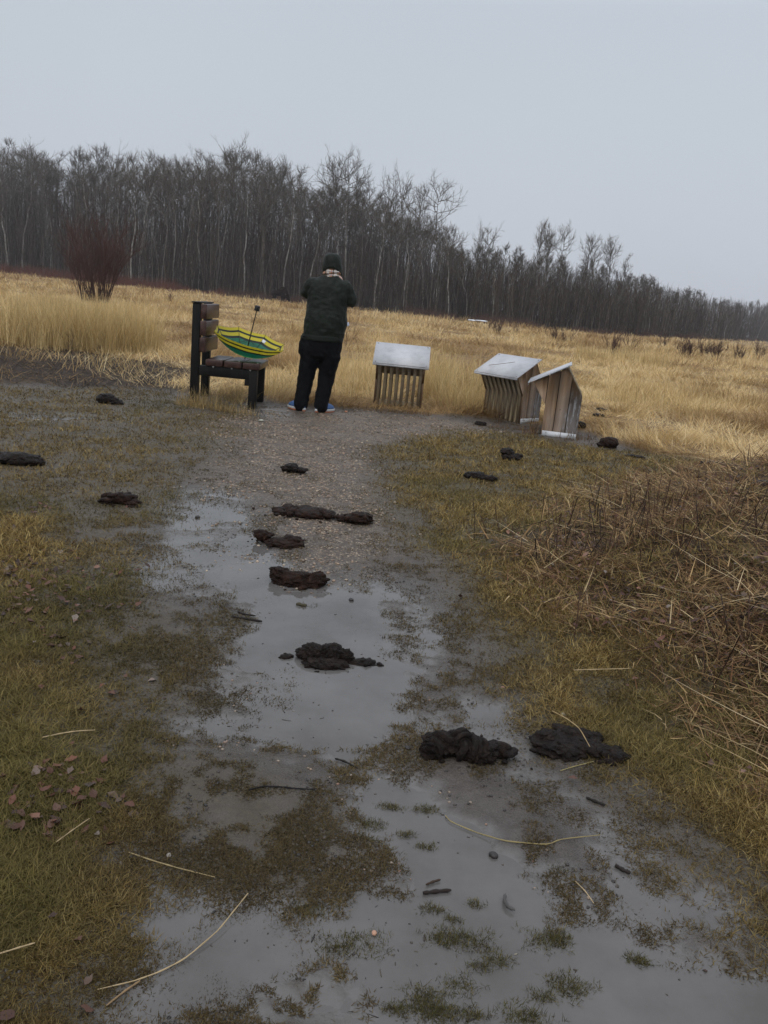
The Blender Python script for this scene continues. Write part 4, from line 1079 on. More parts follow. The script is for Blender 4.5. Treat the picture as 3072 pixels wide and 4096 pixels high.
def stone(px, py, r, label, stops, name='stone', cat='stone', sub=3, flat=0.6, z=0.3):
    p = GZ(px, py); m = MB(); lump(m, (0, 0, r * z), (r, r * 0.8, r * flat), 0, 1, px * 0.1, 0, 0.08, px, sub)
    o = m.build(name, simple('stone_%s' % name, stops, 40, 0.5)); o.location = (p[0], p[1], max(0, p[2])); tag(o, label, cat)
DK = [(0.3, (0.015, 0.012, 0.011)), (0.7, (0.035, 0.028, 0.025))]
stone(1972, 3430, 0.013, 'smooth dark droplet of dung lying in open water', DK, 'dung_pellet', 'dung')
stone(1404, 2412, 0.013, 'dark round pellet at the head of the puddle', DK, 'dung_pellet', 'dung')
stone(1630, 2995, 0.010, 'dark pellet in water left of the twisted dung', DK, 'dung_pellet', 'dung')
stone(790, 2073, 0.016, 'dark clod in the silvery wet patch', DK, 'mud_clod', 'clod')
stone(1384, 1650, 0.018, 'small orange stone right of the person shoes', [(0.3, (0.4, 0.16, 0.08)), (0.7, (0.55, 0.27, 0.15))], z=0.6)
stone(2252, 2862, 0.010, 'small pale stone above the flat dung disc', [(0.3, (0.3, 0.27, 0.22)), (0.7, (0.45, 0.42, 0.36))])
stone(675, 3424, 0.007, 'tiny pale pebble on wet mud at lower left', [(0.3, (0.2, 0.17, 0.14)), (0.7, (0.3, 0.27, 0.23))])
stone(1045, 1685, 0.03, 'flat pale pebble in front of the bench', [(0.3, (0.3, 0.3, 0.24)), (0.7, (0.45, 0.44, 0.36))], flat=0.35)
stone(1493, 3768, 0.007, 'little orange pebble at the left of the near grass island', [(0.3, (0.4, 0.2, 0.12)), (0.7, (0.5, 0.3, 0.2))], z=0.8)
# straw on the angled bin's lid
def lid_straw():
    yaw = -R(47); c, s = math.cos(yaw), math.sin(yaw)
    def w(x, f):
        y = -0.572 + 0.422 * f; z = 0.556 + 0.227 * f + 0.012
        return (1.59 + x * c - y * s, 10.47 + x * s + y * c, z + Z1(1.59, 10.47))
    p = np.array([w(-0.2, 0.22), w(-0.05, 0.38), w(0.09, 0.55)]); o0 = p[0].copy()
    v, f = tubes((p - o0)[None], np.full((1, 3), 0.0028), 5)
    m = MB(); m.add(v, f, None, (0.10, 0.06, 0.035)); o = m.build('straw_stalk', M_TWIG); o.location = o0
    tag(o, 'dark straw lying on the angled metal lid', 'straw', 'loose sticks and straws on the wet path')
lid_straw()

# ------------------------------------------------------------------ grass and litter (uncountable)
def unit_az(a): return np.stack([np.cos(a), np.sin(a), np.zeros_like(a)], 1)
def blades(x, y, z, L, w, az, lean, curl, col, n=3, tipcol=None, jit=0.6):
    N = len(x); t = np.linspace(0, 1, n)
    d = unit_az(az)
    pts = np.zeros((N, n, 3)); pts[:, 0] = np.stack([x, y, z], 1)
    for k in range(1, n):
        th = lean + curl * (t[k] + t[k - 1]) / 2
        step = L * (t[k] - t[k - 1])
        pts[:, k] = pts[:, k - 1] + step[:, None] * (np.sin(th)[:, None] * d + np.cos(th)[:, None] * np.array([0, 0, 1.0]))
    pts[:, 1:, 2] = np.maximum(pts[:, 1:, 2], (z + 0.002)[:, None])
    sa = az + PI / 2 + RNG.uniform(-jit, jit, N)
    side = np.stack([np.cos(sa), np.sin(sa), RNG.uniform(-0.3, 0.3, N)], 1)
    W = w[:, None] * (1 - 0.85 * t[None, :] ** 1.5) * 0.5
    V, q = ribbons(pts, W, side)
    cc = np.repeat(col, n * 2, axis=0)
    if tipcol is not None:
        tt = np.tile(np.repeat(t, 2), N)[:, None]
        cc = cc * (1 - tt) + np.repeat(tipcol, n * 2, axis=0) * tt
    return V, q, cc
def stuff(name, parts, mat, label, cat):
    m = MB()
    for V, q, c in parts: m.add(V, q, None, c)
    o = m.build(name, mat, smooth=False)
    return tag(o, label, cat, kind='stuff')
def polar(N, r0, r1, a=0.60, power=0.0):
    u = RNG.random(N)
    if power == 0: r = r0 * (r1 / r0) ** u
    else: r = (r0 ** power + u * (r1 ** power - r0 ** power)) ** (1 / power)
    th = RNG.uniform(-a, a, N)
    return r * np.sin(th), r * np.cos(th), r
def palette(N, cols, wts=None, var=0.15):
    c = np.array(cols, float); i = RNG.choice(len(c), N, p=wts)
    j = RNG.choice(len(c), N, p=wts); f = RNG.random((N, 1)) * 0.5
    return (c[i] * (1 - f) + c[j] * f) * (1 + RNG.normal(0, var, (N, 1))).clip(0.4, 1.7)

# --- short turf
x, y, r = polar(1700000, 0.95, 11.5)
lw = mask(M_lawn, x, y); tf = mask(M_turf, x, y); pool = mask(S_pool, x, y, 1); fld = mask(M_field, x, y, 1); pile_ = mask(M_pile, x, y); film_ = mask(M_film, x, y); grv = mask(M_grav, x, y)
zz = Z(x, y)
pt1 = 0.55 * fbm2(x, y, 0.20, 3, 51) + 0.45 * fbm2(x, y, 0.055, 2, 53); pt2 = fbm2(x, y, 0.7, 3, 55)
island = sstep(0.60, 0.70, fbm2(x, y, 0.22, 4, 61)) * sstep(3.6, 1.8, r)
prob = np.maximum.reduce([0.85 * lw * (0.35 + 0.65 * sstep(0.36, 0.58, pt1)), tf * sstep(0.40, 0.58, pt1) * 0.85, 0.60 * sstep(0.46, 0.60, pt1) * (1 - grv * 0.7)])
prob *= np.where(zz < -0.005, 0.0, 1.0) * (1 - fld) * (1 - 0.6 * pile_) * (1 - 0.5 * film_)
prob = np.maximum(prob, 0.6 * island * (zz < 0.0) * (pool > -0.9))
keep = RNG.random(len(x)) < prob
x, y, r, lw, tf, zz, pt2, pile_ = [a[keep] for a in (x, y, r, lw, tf, zz, pt2, pile_)]
N = len(x)
green = (0.8 - 0.35 * (x > 0))[:, None] * sstep(0.45, 0.68, pt2 + 0.07 * (x < -0.6) - 0.015 * r)[:, None]
cA = palette(N, [(0.20, 0.130, 0.040), (0.31, 0.215, 0.064), (0.095, 0.054, 0.024), (0.44, 0.335, 0.14)], None, 0.25)
cB = palette(N, [(0.115, 0.11, 0.03), (0.18, 0.15, 0.045), (0.07, 0.07, 0.024), (0.25, 0.19, 0.075)])
wetc = palette(N, [(0.075, 0.060, 0.026), (0.09, 0.062, 0.036), (0.04, 0.032, 0.02), (0.14, 0.10, 0.045)])
col = cA * (1 - green) + cB * green
q = (1 - lw)[:, None] * 0.85; col = col * (1 - q) + wetc * q
clump = fbm2(x, y, 0.22, 3, 57) + 0.35 * (fbm2(x, y, 1.0, 2, 58) - 0.5)
fr = (0.30 + 0.7 * lw) * RNG.uniform(0.5, 1.3, N) * np.clip(0.1 + 1.7 * clump, 0.35, 1.5)
col = col * np.clip(0.32 + 0.95 * clump, 0.45, 1.05)[:, None]
L = (0.028 * fr + 0.004) * (1 + 0.07 * r); w = (0.0013 + 0.00055 * r) * RNG.uniform(0.7, 1.3, N)
print('turf', N)
V = blades(x, y, np.maximum(zz, -0.012) - 0.001, L, w, RNG.uniform(0, 2 * PI, N), RNG.uniform(0.5, 1.55, N), RNG.uniform(0, 0.9, N), col)
stuff('turf_grass', [V], M_GRASS, 'short soggy green and brown grass beside the path and in the puddles', 'grass')

# --- hand-placed grass islands in the near water
parts = []
for px, py, rad_, nb in ((1230, 3640, 0.05, 300), (1430, 3775, 0.05, 420), (1330, 3800, 0.03, 150), (1780, 3755, 0.045, 330), (1860, 3760, 0.05, 430), (2190, 3765, 0.045, 380), (2230, 3755, 0.03, 200), (1710, 3990, 0.04, 330), (1770, 4055, 0.05, 450), (1690, 4040, 0.03, 200), (1580, 4040, 0.025, 180), (1900, 4060, 0.022, 120), (2110, 4070, 0.045, 380), (2170, 3990, 0.025, 160), (2260, 3940, 0.04, 330), (2290, 3970, 0.04, 120), (1840, 3945, 0.035, 200), (1980, 3840, 0.03, 200), (1920, 3870, 0.022, 120), (1900, 3060 + 560, 0.02, 90), (2540, 3840, 0.022, 120), (2570, 3850, 0.02, 100), (1740, 3640, 0.02, 150), (1810, 3680, 0.018, 90), (1700, 3390, 0.02, 120), (1620, 3340, 0.02, 120), (1480, 3300, 0.03, 260), (1380, 3120, 0.025, 140), (1350, 3165, 0.025, 120), (1560, 3230, 0.03, 200), (1700, 3240, 0.03, 220), (2110, 3170, 0.05, 400), (2200, 3330, 0.06, 500), (1470, 3370, 0.03, 250), (2250, 3480, 0.04, 250), (2190, 3440, 0.03, 200)):
    nb = int(nb * 1.7); p = G(px, py); a = RNG.uniform(0, 2 * PI, nb); d = rad_ * (0.25 + 0.95 * RNG.random(nb)) * (0.35 + 1.0 * vn2(np.cos(a) * 3, np.sin(a) * 3, 1, int(px)))
    x = p[0] + np.cos(a) * d * 1.25; y = p[1] + np.sin(a) * d * 0.7
    N = nb
    col = palette(N, [(0.09, 0.085, 0.028), (0.06, 0.055, 0.024), (0.15, 0.12, 0.045), (0.045, 0.035, 0.02)])
    parts.append(blades(x, y, np.full(N, -0.002), RNG.uniform(0.005, 0.019, N), RNG.uniform(0.0010, 0.0018, N), RNG.uniform(0, 2 * PI, N), RNG.uniform(0.3, 1.3, N), RNG.uniform(0, 0.9, N), col))
stuff('puddle_grass', parts, M_GRASS, 'drowned grass tufts poking out of the near puddle', 'grass')

# --- gravel and crumbs of mud as real little stones
def pebbles(N, dens_fn, r0, r1, smin, smax, cols, name, label, cat):
    x, y, r = polar(N, r0, r1)
    k = RNG.random(N) < dens_fn(x, y, r); x, y, r = x[k], y[k], r[k]; N = len(x)
    V0, T = ico(1)
    s = RNG.uniform(smin, smax, N) * (1 + 0.12 * r); a = RNG.uniform(0, 6.28, N)
    S = np.stack([s, s * RNG.uniform(0.6, 1, N), s * RNG.uniform(0.35, 0.7, N)], 1)
    V = V0[None] * S[:, None, :] * (1 + RNG.uniform(-0.25, 0.25, (N, len(V0), 1)))
    c, sn = np.cos(a)[:, None], np.sin(a)[:, None]
    V = np.stack([V[..., 0] * c - V[..., 1] * sn + x[:, None], V[..., 0] * sn + V[..., 1] * c + y[:, None], V[..., 2] + (Z(x, y) + s * 0.15)[:, None]], -1).reshape(-1, 3)
    F = (T[None] + (np.arange(N) * len(V0))[:, None, None]).reshape(-1, 3)
    m = MB(); m.add(V, None, F, np.repeat(palette(N, cols), len(V0), axis=0))
    print(name, N)
    tag(m.build(name, M_PEB, smooth=False), label, cat, kind='stuff')
M_PEB = attr_mat('pebble', 0.4, 0.5)
pebbles(60000, lambda x, y, r: mask(M_grav, x, y) * sstep(0.35, 0.6, fbm2(x, y, 0.3, 3, 71)) * 0.75 * (1 - 0.5 * mask(M_film, x, y)), 3.0, 11, 0.0035, 0.0075, [(0.26, 0.19, 0.13), (0.17, 0.12, 0.085), (0.36, 0.29, 0.21), (0.10, 0.07, 0.05), (0.28, 0.19, 0.13)], 'gravel', 'wet brown gravel strewn over the middle of the path', 'gravel')
pebbles(60000, lambda x, y, r: (0.10 + 0.35 * mask(M_film, x, y) + 0.3 * mask(M_turf, x, y)) * sstep(0.45, 0.65, fbm2(x, y, 0.15, 3, 75)) * (mask(S_pool, x, y, 1) > -0.02) * (1 - mask(M_field, x, y, 1)) * (1 - mask(M_pile, x, y)), 0.95, 10, 0.0018, 0.0050, [(0.03, 0.024, 0.02), (0.045, 0.035, 0.028), (0.02, 0.016, 0.014), (0.09, 0.07, 0.05)], 'mud_crumbs', 'dark crumbs of mud and debris scattered on the wet path', 'mud')
pebbles(1800, lambda x, y, r: (mask(S_pool, x, y, 1) < 0.05) * 0.8 * sstep(0.45, 0.62, fbm2(x, y, 0.4, 2, 77)), 0.95, 3.0, 0.0022, 0.0050, [(0.24, 0.18, 0.13), (0.30, 0.24, 0.19), (0.22, 0.13, 0.09)], 'puddle_pebbles', 'pale pebbles showing through the shallow water', 'gravel')

x, y, r = polar(4200, 0.95, 5.5); k = (samp(S_pool, x, y) < -0.02) & (RNG.random(len(x)) < sstep(0.40, 0.62, fbm2(x, y, 0.3, 3, 79)) * 0.8 + 0.06); x, y, r = x[k], y[k], r[k]; N = len(x)
V0, T = ico(1); s_ = RNG.uniform(0.0008, 0.0026, N) * (1 + 0.25 * r); a = RNG.uniform(0, 6.28, N); c_, sn = np.cos(a)[:, None], np.sin(a)[:, None]
V = V0[None] * np.stack([s_ * RNG.uniform(0.7, 1.8, N) * (1 + 2.5 * (RNG.random(N) < 0.12)), s_ * RNG.uniform(0.4, 1.0, N), s_ * 0.3], 1)[:, None, :]
V = np.stack([V[..., 0] * c_ - V[..., 1] * sn + x[:, None], V[..., 0] * sn + V[..., 1] * c_ + y[:, None], V[..., 2] + 0.0008], -1).reshape(-1, 3)
m = MB(); m.add(V, None, (T[None] + (np.arange(N) * len(V0))[:, None, None]).reshape(-1, 3), np.repeat(palette(N, [(0.05, 0.035, 0.025), (0.03, 0.022, 0.018), (0.10, 0.08, 0.05), (0.3, 0.26, 0.2)], [0.4, 0.3, 0.22, 0.08]), len(V0), axis=0))
tag(m.build('floating_bits', M_PEB, smooth=False), 'specks of chaff and mud floating on the near puddle', 'debris', kind='stuff')

# --- pile of dead stalks on the right
x, y, r = polar(150000, 1.8, 11.5, 0.62)
pm_ = mask(M_pile, x, y) * (0.25 + 0.75 * sstep(0.40, 0.56, fbm2(x, y, 0.35, 3, 83))); keep = RNG.random(len(x)) < pm_ * 0.9
x, y, r = x[keep], y[keep], r[keep]; N = len(x)
flow = 2.6 + 3.2 * (fbm2(x, y, 0.5, 2, 81) - 0.5) * 4
L = RNG.uniform(0.04, 0.22, N) * np.clip(r / 4.6, 0.42, 1.3); w = (0.0016 + 0.0007 * r) * RNG.uniform(0.6, 1.5, N)
col = palette(N, [(0.32, 0.195, 0.085), (0.46, 0.31, 0.145), (0.17, 0.085, 0.04), (0.055, 0.027, 0.016), (0.11, 0.058, 0.028), (0.58, 0.44, 0.24)], [0.2, 0.14, 0.22, 0.22, 0.18, 0.04])
print('pile', N)
pz = Z(x, y)
P1 = blades(x, y, pz + RNG.random(N) ** 2 * 0.05, L, w, flow + RNG.uniform(-3.1, 3.1, N) * np.where(RNG.random(N) < 0.6, 1.0, 0.25), RNG.uniform(0.9, 1.6, N), RNG.uniform(-0.3, 1.1, N), col, 4)
# short leaf litter turf under it
k = RNG.random(N) < 0.45; Nk = k.sum()
P2 = blades(x[k], y[k], pz[k], RNG.uniform(0.03, 0.09, Nk), w[k] * 1.2, RNG.uniform(0, 6.28, Nk), RNG.uniform(0.5, 1.5, Nk), RNG.uniform(0, 1, Nk), palette(Nk, [(0.30, 0.22, 0.09), (0.2, 0.13, 0.06), (0.26, 0.24, 0.09), (0.4, 0.3, 0.16)]))
# long pale straws
n_ = 230; x, y, r = polar(n_ * 6, 2.2, 9.0, 0.6); keep = mask(M_pile, x, y) > 0.5; x, y, r = x[keep][:n_], y[keep][:n_], r[keep][:n_]; n_ = len(x)
az = np.where(RNG.random(n_) < 0.6, RNG.normal(2.55, 0.35, n_), RNG.uniform(0, 6.28, n_))
P3 = blades(x, y, Z(x, y) + RNG.uniform(0.02, 0.10, n_), RNG.uniform(0.18, 0.5, n_), 0.0022 + 0.0005 * r, az, RNG.uniform(1.25, 1.62, n_), RNG.uniform(-0.2, 0.5, n_), palette(n_, [(0.50, 0.38, 0.20), (0.42, 0.29, 0.13), (0.26, 0.14, 0.07), (0.6, 0.48, 0.3)]), 4)
stuff('dead_stalks', [P1, P2, P3], M_GRASS, 'heap of flattened dead stalks and straw right of the path', 'dead stalks')
# upright brown broken stems on the crest, thin
x, y, r = polar(3500, 3.0, 9.0, 0.6)
up = sstep(0.45, 0.62, fbm2(x, y, 0.6, 2, 91)); keep = (RNG.random(len(x)) < mask(M_pile, x, y) * up); x, y, r = x[keep], y[keep], r[keep]; n_ = len(x)
print('stems', n_)
L = RNG.uniform(0.08, 0.30, n_); az = RNG.uniform(0, 6.28, n_)
base = np.stack([x, y, Z(x, y) - 0.01], 1); ln = RNG.uniform(0.05, 0.5, n_)
tip = base + L[:, None] * (np.sin(ln)[:, None] * unit_az(az) + np.cos(ln)[:, None] * np.array([0, 0, 1.0]))
brk = RNG.random(n_) < 0.35; a2 = az + RNG.normal(0, 0.8, n_)
t2 = tip + np.where(brk, RNG.uniform(0.08, 0.3, n_), 0.02)[:, None] * (unit_az(a2) * 0.85 + np.array([0, 0, -0.45]))
Pt = np.stack([base, (base + tip) / 2 + RNG.normal(0, 0.006, (n_, 3)), tip, t2], 1)
v, f = tubes(Pt, np.stack([np.full(n_, 0.0026), np.full(n_, 0.0024), np.full(n_, 0.0021), np.full(n_, 0.0012)], 1) * RNG.uniform(0.7, 1.3, (n_, 1)), 4)
cs = np.repeat(palette(n_, [(0.055, 0.03, 0.02), (0.10, 0.055, 0.035), (0.03, 0.02, 0.016), (0.2, 0.12, 0.06)]), 16, axis=0)
stuff('broken_stems', [(v, f, cs)], M_TWIG, 'thin brown broken stems standing up out of the dead stalks', 'dead stems')

# --- fallen leaves
def leaves(N, fn, r0, r1, name, label, lift=0.0):
    x, y, r = polar(N, r0, r1, 0.62); k = RNG.random(N) < fn(x, y, r); x, y, r = x[k], y[k], r[k]; N = len(x)
    s = RNG.uniform(0.006, 0.016, N) * (1 + 0.05 * r); a = RNG.uniform(0, 6.28, N)
    out = []
    # 9-point crumpled leaf
    g = np.array([[-1, 0, 0], [-0.45, 0.55, 0], [-0.35, 0, 0], [-0.45, -0.5, 0], [0.15, 0.75, 0], [0.25, 0.0, 0], [0.15, -0.7, 0], [0.6, 0.32, 0], [0.6, -0.36, 0], [1.05, 0, 0]])
    F = np.array([[0, 2, 1], [0, 3, 2], [2, 5, 4], [2, 4, 1], [2, 3, 6], [2, 6, 5], [5, 9, 7], [5, 7, 4], [5, 8, 9], [5, 6, 8]])
    V = np.repeat(g[None], N, 0) * s[:, None, None] * (1 + RNG.uniform(-0.2, 0.2, (N, 10, 1)))
    V[..., 2] += (np.abs(g[:, 1])[None] * RNG.uniform(-0.2, 0.7, (N, 1)) + RNG.uniform(-0.12, 0.12, (N, 10)) + (g[:, 0] ** 2)[None] * RNG.uniform(-0.1, 0.5, (N, 1))) * s[:, None]
    tl = RNG.normal(0, 0.35, (N, 1)); V[..., 2] += V[..., 0] * tl
    c, sn = np.cos(a)[:, None], np.sin(a)[:, None]
    X = V[..., 0] * c - V[..., 1] * sn + x[:, None]; Yy = V[..., 0] * sn + V[..., 1] * c + y[:, None]
    V = np.stack([X, Yy, V[..., 2] + (Z(x, y) + RNG.uniform(-0.002, 0.02, N) + lift * RNG.random(N))[:, None]], -1).reshape(-1, 3)
    Fa = (F[None] + (np.arange(N) * 10)[:, None, None]).reshape(-1, 3)
    m = MB(); m.add(V, None, Fa, np.repeat(palette(N, [(0.09, 0.038, 0.024), (0.14, 0.058, 0.034), (0.05, 0.028, 0.02), (0.24, 0.12, 0.075), (0.12, 0.08, 0.055), (0.2, 0.16, 0.13)], [0.3, 0.22, 0.26, 0.06, 0.12, 0.04]), 10, axis=0))
    print(name, N)
    tag(m.build(name, M_LEAF, smooth=False), label, 'fallen leaves', kind='stuff')
leaves(26000, lambda x, y, r: mask(M_leaf, x, y) * sstep(0.36, 0.58, fbm2(x, y, 0.3, 3, 101)) * 0.8 + 0.006 * mask(M_lawn, x, y), 1.2, 7, 'leaf_litter', 'red brown fallen leaves in the grass along the left edge')
leaves(22000, lambda x, y, r: mask(M_pile, x, y) * sstep(0.44, 0.60, fbm2(x, y, 0.35, 3, 103)) * 0.7, 1.6, 8, 'leaf_litter', 'red brown fallen leaves among the dead stalks on the right', 0.045)

# --- straw meadow
def meadow(N, r0, r1, Lr, wk, up_amt, n, a=0.62, power=0.0):
    x, y, r = polar(N, r0, r1, a, power)
    fm = mask(M_field, x, y, 1) * (1 - 0.88 * mask(M_dark, x, y)) * (0.35 + 0.65 * sstep(0.38, 0.52, fbm2(x, y, 0.5 + r0 * 0.03, 3, 119))); keep = RNG.random(N) < fm
    # stop at the wood
    keep &= y < edge_y(x) + 4
    x, y, r = x[keep], y[keep], r[keep]; N = len(x)
    big = fbm2(x, y, 3.0 + r0 * 0.06, 3, 111); cl = fbm2(x, y, 0.55 + r0 * 0.03, 3, 113)
    upr = sstep(0.50, 0.62, big) * 0.5 + sstep(0.5, 0.66, cl) * 0.5
    flow = 6.28 * fbm2(x, y, 1.1, 2, 115) * 2
    lean = (1 - upr) * RNG.uniform(0.8, 1.5, N) + upr * RNG.uniform(0.05, 0.6, N)
    L = RNG.uniform(*Lr, N) * (0.65 + 0.6 * upr)
    c1 = palette(N, [(0.66, 0.47, 0.215), (0.76, 0.58, 0.30), (0.53, 0.35, 0.15), (0.82, 0.68, 0.42)], [0.36, 0.3, 0.22, 0.12], 0.12)
    c2 = palette(N, [(0.34, 0.20, 0.085), (0.24, 0.135, 0.06), (0.48, 0.32, 0.14), (0.12, 0.07, 0.04)], [0.34, 0.26, 0.28, 0.12], 0.15)
    dk = (sstep(0.56, 0.40, fbm2(x, y, 1.6 + r0 * 0.05, 4, 117)) * 0.84)[:, None]
    col = c1 * (1 - dk) + c2 * dk
    w = wk * 1.25 * r * RNG.uniform(0.6, 1.4, N)
    print('meadow', N)
    return blades(x, y, Z(x, y) - 0.01, L, w, flow + RNG.normal(0, 0.9, N), lean, RNG.uniform(0.1, 0.9, N), col, n)
EDGE_PX = [(-1400, 960), (-700, 1020), (0, 1092), (640, 1162), (1400, 1238), (2000, 1305), (2400, 1340), (2600, 1352), (2800, 1361), (2950, 1366), (3072, 1369), (3300, 1386), (3700, 1420)]
EDGE = np.array([G(a, b)[:2] for a, b in EDGE_PX])
def edge_y(x): return np.interp(x, EDGE[:, 0], EDGE[:, 1])
def edge_at(px): return np.array([np.interp(px, [e[0] for e in EDGE_PX], EDGE[:, 0]), np.interp(px, [e[0] for e in EDGE_PX], EDGE[:, 1])])
parts = [meadow(230000, 9.0, 20, (0.14, 0.38), 0.00042, 1, 4), meadow(200000, 20, 48, (0.20, 0.46), 0.00040, 1, 3), meadow(190000, 46, 300, (0.3, 0.6), 0.00050, 1, 3, 0.66)]
stuff('straw_meadow', parts, M_GRASS, 'golden dead grass covering the wet meadow up to the wood', 'dead grass')
# taller standing clumps
def clumps(spec, name, label, cols=((0.62, 0.47, 0.22), (0.72, 0.57, 0.30), (0.50, 0.34, 0.15))):
    parts = []
    for px, py, n_, rx, ry, L0, L1, ln in spec:
        p = G(px, py); a = RNG.uniform(0, 6.28, n_); d = np.sqrt(RNG.random(n_))
        x = p[0] + np.cos(a) * d * rx; y = p[1] + np.sin(a) * d * ry
        ll = np.abs(RNG.normal(0, ln, n_))
        parts.append(blades(x, y, Z(x, y) - 0.01, RNG.uniform(L0, L1, n_), 0.00045 * p[1] * RNG.uniform(0.6, 1.3, n_), RNG.uniform(0, 6.28, n_), ll, RNG.uniform(0, 0.9, n_), palette(n_, cols), 4))
    stuff(name, parts, M_GRASS, label, 'tall grass')
clumps([(190, 1395, 2600, 1.3, 1.0, 0.5, 0.95, 0.35), (330, 1400, 3200, 1.3, 1.0, 0.55, 1.0, 0.3), (430, 1410, 2600, 0.9, 1.0, 0.5, 0.95, 0.3), (70, 1370, 1200, 1.2, 1.0, 0.35, 0.7, 0.4)], 'tall_grass', 'thick clump of tall golden grass before the red bush')
clumps([(1430, 1600, 260, 0.5, 0.3, 0.25, 0.65, 0.4), (1740, 1610, 600, 0.25, 0.35, 0.35, 0.85, 0.35), (1850, 1650, 700, 0.35, 0.35, 0.3, 0.75, 0.6), (1470, 1560, 500, 0.7, 0.5, 0.4, 0.8, 0.3), (1780, 1560, 700, 0.7, 0.6, 0.35, 0.8, 0.4), (1130, 1590, 350, 0.3, 0.25, 0.2, 0.5, 0.5), (2600, 1650, 500, 1.2, 0.6, 0.25, 0.6, 0.4), (2480, 1470, 900, 1.5, 0.6, 0.3, 0.7, 0.3)], 'tall_grass', 'standing straw around the back of the bins')
clumps([(830, 1640, 300, 0.25, 0.12, 0.06, 0.2, 0.7), (940, 1655, 260, 0.25, 0.10, 0.05, 0.18, 0.8), (770, 1630, 220, 0.2, 0.12, 0.08, 0.25, 0.5), (880, 1610, 260, 0.25, 0.2, 0.1, 0.3, 0.5)], 'tall_grass', 'tuft of dry grass growing under the bench', ((0.45, 0.33, 0.15), (0.36, 0.25, 0.11), (0.25, 0.18, 0.08)))
clumps([(1500, 1650, 120, 0.3, 0.08, 0.03, 0.12, 0.9), (1640, 1660, 160, 0.3, 0.08, 0.03, 0.12, 0.9), (2040, 1722, 120, 0.3, 0.08, 0.03, 0.12, 0.9), (2120, 1745, 60, 0.10, 0.06, 0.08, 0.22, 0.7), (2290, 1765, 80, 0.2, 0.1, 0.05, 0.2, 0.7)], 'tall_grass', 'brown weeds at the feet of the three bins', ((0.20, 0.11, 0.05), (0.30, 0.19, 0.08), (0.10, 0.05, 0.03)))
# debris on the dark trampled band
x, y, r = polar(130000, 8.5, 24, 0.66); md = mask(M_dark, x, y); keep = RNG.random(len(x)) < md * 0.7; x, y, r = x[keep], y[keep], r[keep]; N = len(x)
stuff('trampled_debris', [blades(x, y, Z(x, y), RNG.uniform(0.05, 0.25, N), 0.0005 * r * RNG.uniform(0.6, 1.5, N), RNG.uniform(0, 6.28, N), RNG.uniform(1.0, 1.6, N), RNG.uniform(0, 0.3, N), palette(N, [(0.05, 0.032, 0.022), (0.028, 0.018, 0.014), (0.14, 0.09, 0.05), (0.34, 0.23, 0.11)], [0.34, 0.3, 0.21, 0.15]))], M_GRASS, 'dark trampled stems on the muddy band left of the bench', 'debris')

# ------------------------------------------------------------------ trees
def poly_sample(Pt, idx, t):
    """Pt (N,n,3); pick polyline idx (M,), parameter t (M,) -> point, tangent"""
    n = Pt.shape[1]; u = t * (n - 1); i = np.minimum(u.astype(int), n - 2); f = (u - i)[:, None]
    a = Pt[idx, i]; b = Pt[idx, i + 1]
    T = b - a; T /= np.linalg.norm(T, axis=1, keepdims=True) + 1e-9
    return a * (1 - f) + b * f, T
def sprout(rng, Pt, Rr, idx, t, L, spread, n, upw, wob, gravity=0.0):
    p, T = poly_sample(Pt, idx, t)
    M = len(idx)
    rnd = rng.normal(0, 1, (M, 3)); rnd -= (rnd * T).sum(1, keepdims=True) * T; rnd /= np.linalg.norm(rnd, axis=1, keepdims=True) + 1e-9
    d = np.cos(spread)[:, None] * T + np.sin(spread)[:, None] * rnd
    d[:, 2] = np.abs(d[:, 2]) * 0.5 + d[:, 2] * 0.5
    out = np.zeros((M, n, 3)); out[:, 0] = p
    for k in range(1, n):
        d = d + rng.normal(0, wob, (M, 3)) + np.array([0, 0, upw]); d /= np.linalg.norm(d, axis=1, keepdims=True)
        out[:, k] = out[:, k - 1] + d * (L / (n - 1))[:, None]
    return out
